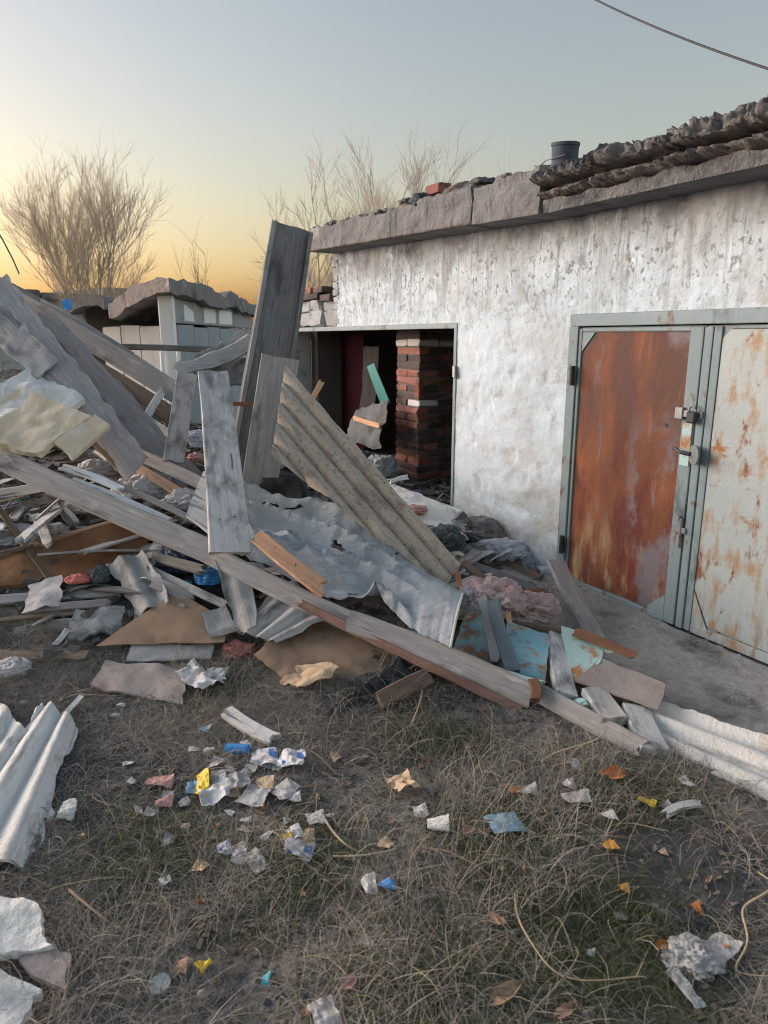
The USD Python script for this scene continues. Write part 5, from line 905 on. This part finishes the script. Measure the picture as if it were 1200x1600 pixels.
scrap(1034, 1486, 22, 18, 'leaf_orange', 'bright orange brown leaf left of the tangled rag', 'leaf', 91, .2, .25)
scrap(1090, 1422, 14, 14, 'leaf_orange', 'tiny orange chip in the burnt patch', 'chip', 92)
scrap(976, 1392, 16, 12, 'leaf_orange', 'tiny orange chip below the dull orange leaf', 'chip', 93)
scrap(804, 1240, 20, 14, 'leaf_orange', 'orange scrap right of the tan paper ball', 'scrap', 94)
scrap(508, 1590, 40, 40, 'paper_grey', 'grey torn paper at the bottom edge left of centre', 'paper', 95, .4, .3)
scrap(545, 1545, 30, 24, 'pink_faded', 'pinkish leaf scrap near the bottom edge', 'leaf', 96, .4, .3)

rr = np.random.default_rng(5)
for k in range(46):
    if k < 30: x, y = rr.normal(385, 75), rr.normal(1255, 62)
    else: x, y = rr.uniform(200, 1150), rr.uniform(1170, 1560)
    scrap(x, y, rr.uniform(8, 26), rr.uniform(6, 18), ('paper_white', 'paper_grey', 'paper_tan', 'rag_pale', 'paper_print', 'paper_grey')[k % 6], 'small torn dirty paper scrap lying in the grass', 'paper', 400 + k, rr.uniform(0, 3), rr.uniform(.1, .35), .016, name='paper_scrap').SetCustomDataByKey('group', 'small torn paper scraps in the grass')
vis = lambda q: (np.abs(q[:, 0]) < .60 * q[:, 1] + .35)
def inside(q, F):
    k = np.array([(b[0] - a[0]) * (q[:, 1] - a[1]) - (b[1] - a[1]) * (q[:, 0] - a[0]) for a, b in zip(F, F[1:] + F[:1])])
    return (k > 0).all(0) | (k < 0).all(0)
def spots(n, y0, y1, fn=None):
    out = []
    while len(out) < n:
        q = np.stack([rr.uniform(-3, 3, 4 * n), y0 + (y1 - y0) * rr.random(4 * n) ** 1.3], 1); q = q[vis(q)]
        ap = apron(q[:, 0], q[:, 1]); q = q[ap < .3]
        for F in FOOT: q = q[~inside(q, F)]
        if fn is not None: q = q[fn(q)]
        out += list(q)
    return np.array(out[:n])
free = lambda q: (_mound(q) < .10)
for k, (x, y) in enumerate(spots(95, 1.2, 3.4, free)):
    a, b, c_ = rr.uniform(0, 6.28), rr.normal(0, .35), rr.normal(0, .35)
    m, _ = frame((x, y, hgt(x, y) + .014), (math.cos(a), math.sin(a), b), None, (c_, b, 1))
    tag(put('dry_leaf', leaf_geo(rr.uniform(.022, .05), rr.uniform(.012, .026), k), 'leaf_tan' if rr.random() < .8 else 'leaf_orange', None, 60, m), 'small curled dry leaf lying in the foreground grass', 'leaf', 'fallen dry leaves in the grass')
for k, (x, y) in enumerate(spots(45, 1.3, 3.6, free)):
    s_ = rr.uniform(.005, .018); g = lump((s_ * rr.uniform(.9, 1.5), s_, s_ * .6), k + 300, 2, .5, 1.5); g.apply_translation((x, y, hgt(x, y) + s_ * .25))
    tag(put('stone', g, 'stone' if rr.random() < .8 else 'stone_white', None, 50), 'small loose stone half sunk in the foreground grass', 'stone', 'small stones in the grass')
def twig_path(p, a, L, curl, rise, n=9):
    pts = [np.array(p, float)]; d = np.array([math.cos(a), math.sin(a), rise])
    for i in range(n):
        a2 = curl * (i / n - .3); c, s = math.cos(a2 / n * 3), math.sin(a2 / n * 3); d = np.array([d[0] * c - d[1] * s, d[0] * s + d[1] * c, d[2] - rise * .28 + rr.normal(0, .05)]) + rr.normal(0, .06, 3)
        q = pts[-1] + d / np.linalg.norm(d) * L / n; q[2] = max(q[2], hgt(q[0], q[1]) + .006); pts.append(q)
    return np.array(pts)
for k, (x, y) in enumerate(spots(70, 1.2, 3.5, free)):
    L = rr.uniform(.12, .45); pts = twig_path((x, y, hgt(x, y) + .01), rr.uniform(0, 6.28), L, rr.normal(0, 2.5), rr.uniform(0, .5))
    tag(put('twig', tube(pts, np.linspace(rr.uniform(.0016, .0035), .0008, len(pts)), 5), 'twig' if rr.random() < .65 else 'twig_pale', None, 60), 'thin dry twig lying loose in the foreground grass', 'twig', 'dry twigs in the grass')
def curve(pix, r0, r1, mat, label, lifts, cat='twig'):
    c = np.array([gnd(x, y, l) for (x, y), l in zip(pix, lifts)]); from_ = np.linspace(0, 1, len(c)); tt = np.linspace(0, 1, 28)
    from scipy.interpolate import CubicSpline
    tag(put('long_twig', tube(CubicSpline(from_, c)(tt), np.linspace(r0, r1, 28), 6), mat, None, 60), label, cat)
curve([(1215, 1372), (1185, 1402), (1160, 1425), (1168, 1470), (1150, 1510), (1210, 1525)], .0045, .002, 'twig_pale', 'pale curved vine at the right edge of the lower grass', [.05, .07, .05, .05, .03, .02])
curve([(805, 1395), (812, 1440), (835, 1480), (880, 1525), (960, 1530), (1010, 1528)], .003, .002, 'twig_pale', 'long pale arching stem left of the tangled rag', [.02, .06, .06, .04, .03, .02])
curve([(845, 1192), (880, 1172), (920, 1160), (948, 1140)], .004, .002, 'twig_pale', 'pale forked twig standing before the end beam', [.01, .05, .08, .12])
curve([(505, 1275), (530, 1310), (560, 1330)], .005, .003, 'twig_pale', 'thick pale root bit right of the printed packet', [.02, .05, .02])
curve([(520, 1338), (570, 1336), (620, 1326)], .004, .003, 'twig_pale', 'pale straight stem lying right of the printed packet', [.02, .03, .02])
curve([(868, 1340), (885, 1380), (858, 1420), (800, 1445)], .003, .002, 'twig', 'brown curved twig below the blue bottle', [.02, .04, .04, .02])
curve([(680, 1545), (740, 1480), (770, 1440)], .004, .002, 'twig', 'brown twig crossing the lower middle grass', [.02, .05, .03])
curve([(820, 1595), (870, 1540), (900, 1500), (896, 1478)], .004, .002, 'twig', 'grey brown twig near the bottom right of centre', [.02, .05, .05, .05])
curve([(108, 1390), (150, 1425), (190, 1455)], .005, .003, 'twig', 'brown stick in the lower left grass', [.02, .05, .02])
curve([(640, 1140), (655, 1100), (660, 1078)], .003, .0015, 'twig_pale', 'dry stalk standing before the tyre tread', [.0, .10, .16], 'stalk')

# grass, dry and matted, with a few green patches
def blades(q, lmin, lmax, rise, w, seg=4, lift=.003, bend=1.0):
    n = len(q); L = rr.uniform(lmin, lmax, n); a = rr.uniform(0, 6.28, n); pit = np.clip(rr.normal(rise, .35, n), .02, 1.45)
    pts = np.zeros((n, seg + 1, 3)); pts[:, 0] = np.stack([q[:, 0], q[:, 1], hgt(q[:, 0], q[:, 1]) + lift], 1)
    cur, dp = rr.normal(0, 1.2, n), rr.uniform(.5, 1.9, n) * bend
    for i in range(seg):
        pi = pit - dp * i / seg; ai = a + cur * i / seg
        pts[:, i + 1] = pts[:, i] + (L / seg)[:, None] * np.stack([np.cos(pi) * np.cos(ai), np.cos(pi) * np.sin(ai), np.sin(pi)], 1)
    f2 = pts.reshape(-1, 3); f2[:, 2] = np.maximum(f2[:, 2], hgt(f2[:, 0], f2[:, 1]) + .002); pts = f2.reshape(pts.shape)
    sd = np.stack([-np.sin(a), np.cos(a), rr.normal(0, .5, n)], 1); sd /= np.linalg.norm(sd, axis=1, keepdims=True)
    ww = (w * rr.uniform(.6, 1.4, n))[:, None, None] * np.linspace(1, .25, seg + 1)[None, :, None] / 2
    v = np.stack([pts + sd[:, None] * ww, pts - sd[:, None] * ww], 2).reshape(-1, 3)
    i = np.arange(seg); f = np.concatenate([np.stack([2 * i, 2 * i + 1, 2 * i + 3], 1), np.stack([2 * i, 2 * i + 3, 2 * i + 2], 1)])
    return v, (f[None] + 2 * (seg + 1) * np.arange(n)[:, None, None]).reshape(-1, 3)
def patchy(sc, lo, hi, seed):
    def fn(q):
        d = fbm(np.stack([q[:, 0] * sc, q[:, 1] * sc, q[:, 0] * 0 + seed], -1)); k = smoothstep(lo, hi, d)
        bare = np.exp(-(((q[:, 0] - .75) / .75) ** 2 + ((q[:, 1] - 3.0) / .22) ** 2)) + .8 * np.exp(-(((q[:, 0] + .95) / .4) ** 2 + ((q[:, 1] - 2.55) / .28) ** 2)) + .85 * np.exp(-(((q[:, 0] - 1.0) / .32) ** 2 + ((q[:, 1] - 2.12) / .22) ** 2))
        return (rr.random(len(q)) < k * (1 - np.clip(bare, 0, 1)) + .02) & (_mound(q) < .16)
    return fn
tag(put('dry_grass', blades(spots(30000, 1.0, 4.0, patchy(2.4, -.02, .22, 1)), .05, .20, .22, .0024), 'straw'), kind='stuff')
tag(put('matted_grass', blades(spots(46000, 1.0, 4.1, patchy(1.7, -.18, .12, 4)), .04, .17, .12, .0026), 'straw_grey'), kind='stuff')
tag(put('standing_straw', blades(spots(4500, 1.0, 3.9, patchy(2.0, -.1, .4, 7)), .10, .30, 1.0, .0022, 5, bend=1.1), 'straw'), kind='stuff')
def greens(q):
    k = np.zeros(len(q))
    for x, y, s in [(.42, 2.2, .22), (.15, 2.9, .16), (-.85, 2.15, .22), (.35, 2.85, .14), (.6, 1.75, .3), (1.0, 2.5, .2), (-.3, 2.1, .2), (.2, 1.6, .25), (-.9, 3.35, .2)]: k = np.maximum(k, np.exp(-((q[:, 0] - x) ** 2 + (q[:, 1] - y) ** 2) / s ** 2))
    return rr.random(len(q)) < k * 1.2 + .03
tag(put('green_grass', blades(spots(22000, 1.0, 3.9, greens), .03, .10, .6, .0026), 'grass_green'), kind='stuff')
# loose grit on the gravel and crumbs on the bare earth
def apr(q): return (apron(q[:, 0], q[:, 1]) > .25)
tag(put('grit', chips(9000, .003, .008, lambda q: apr(q) & (((q[:, 0] - GP[0]) * DN[0] + (q[:, 1] - GP[1]) * DN[1]) > .04), 1.2, .7, .5, .024), 'pebble'), kind='stuff')
_sc = scatter
def scatter(n, accept): return spots(n, 1.0, 4.2, free)
tag(put('soil_crumbs', chips(7000, .002, .012, None, 1.1, .7, .35), 'rubble_bits'), kind='stuff')
tag(put('leaf_litter', chips(7000, .003, .011, None, 1.3, .12, .8), 'leaf_bits'), kind='stuff')
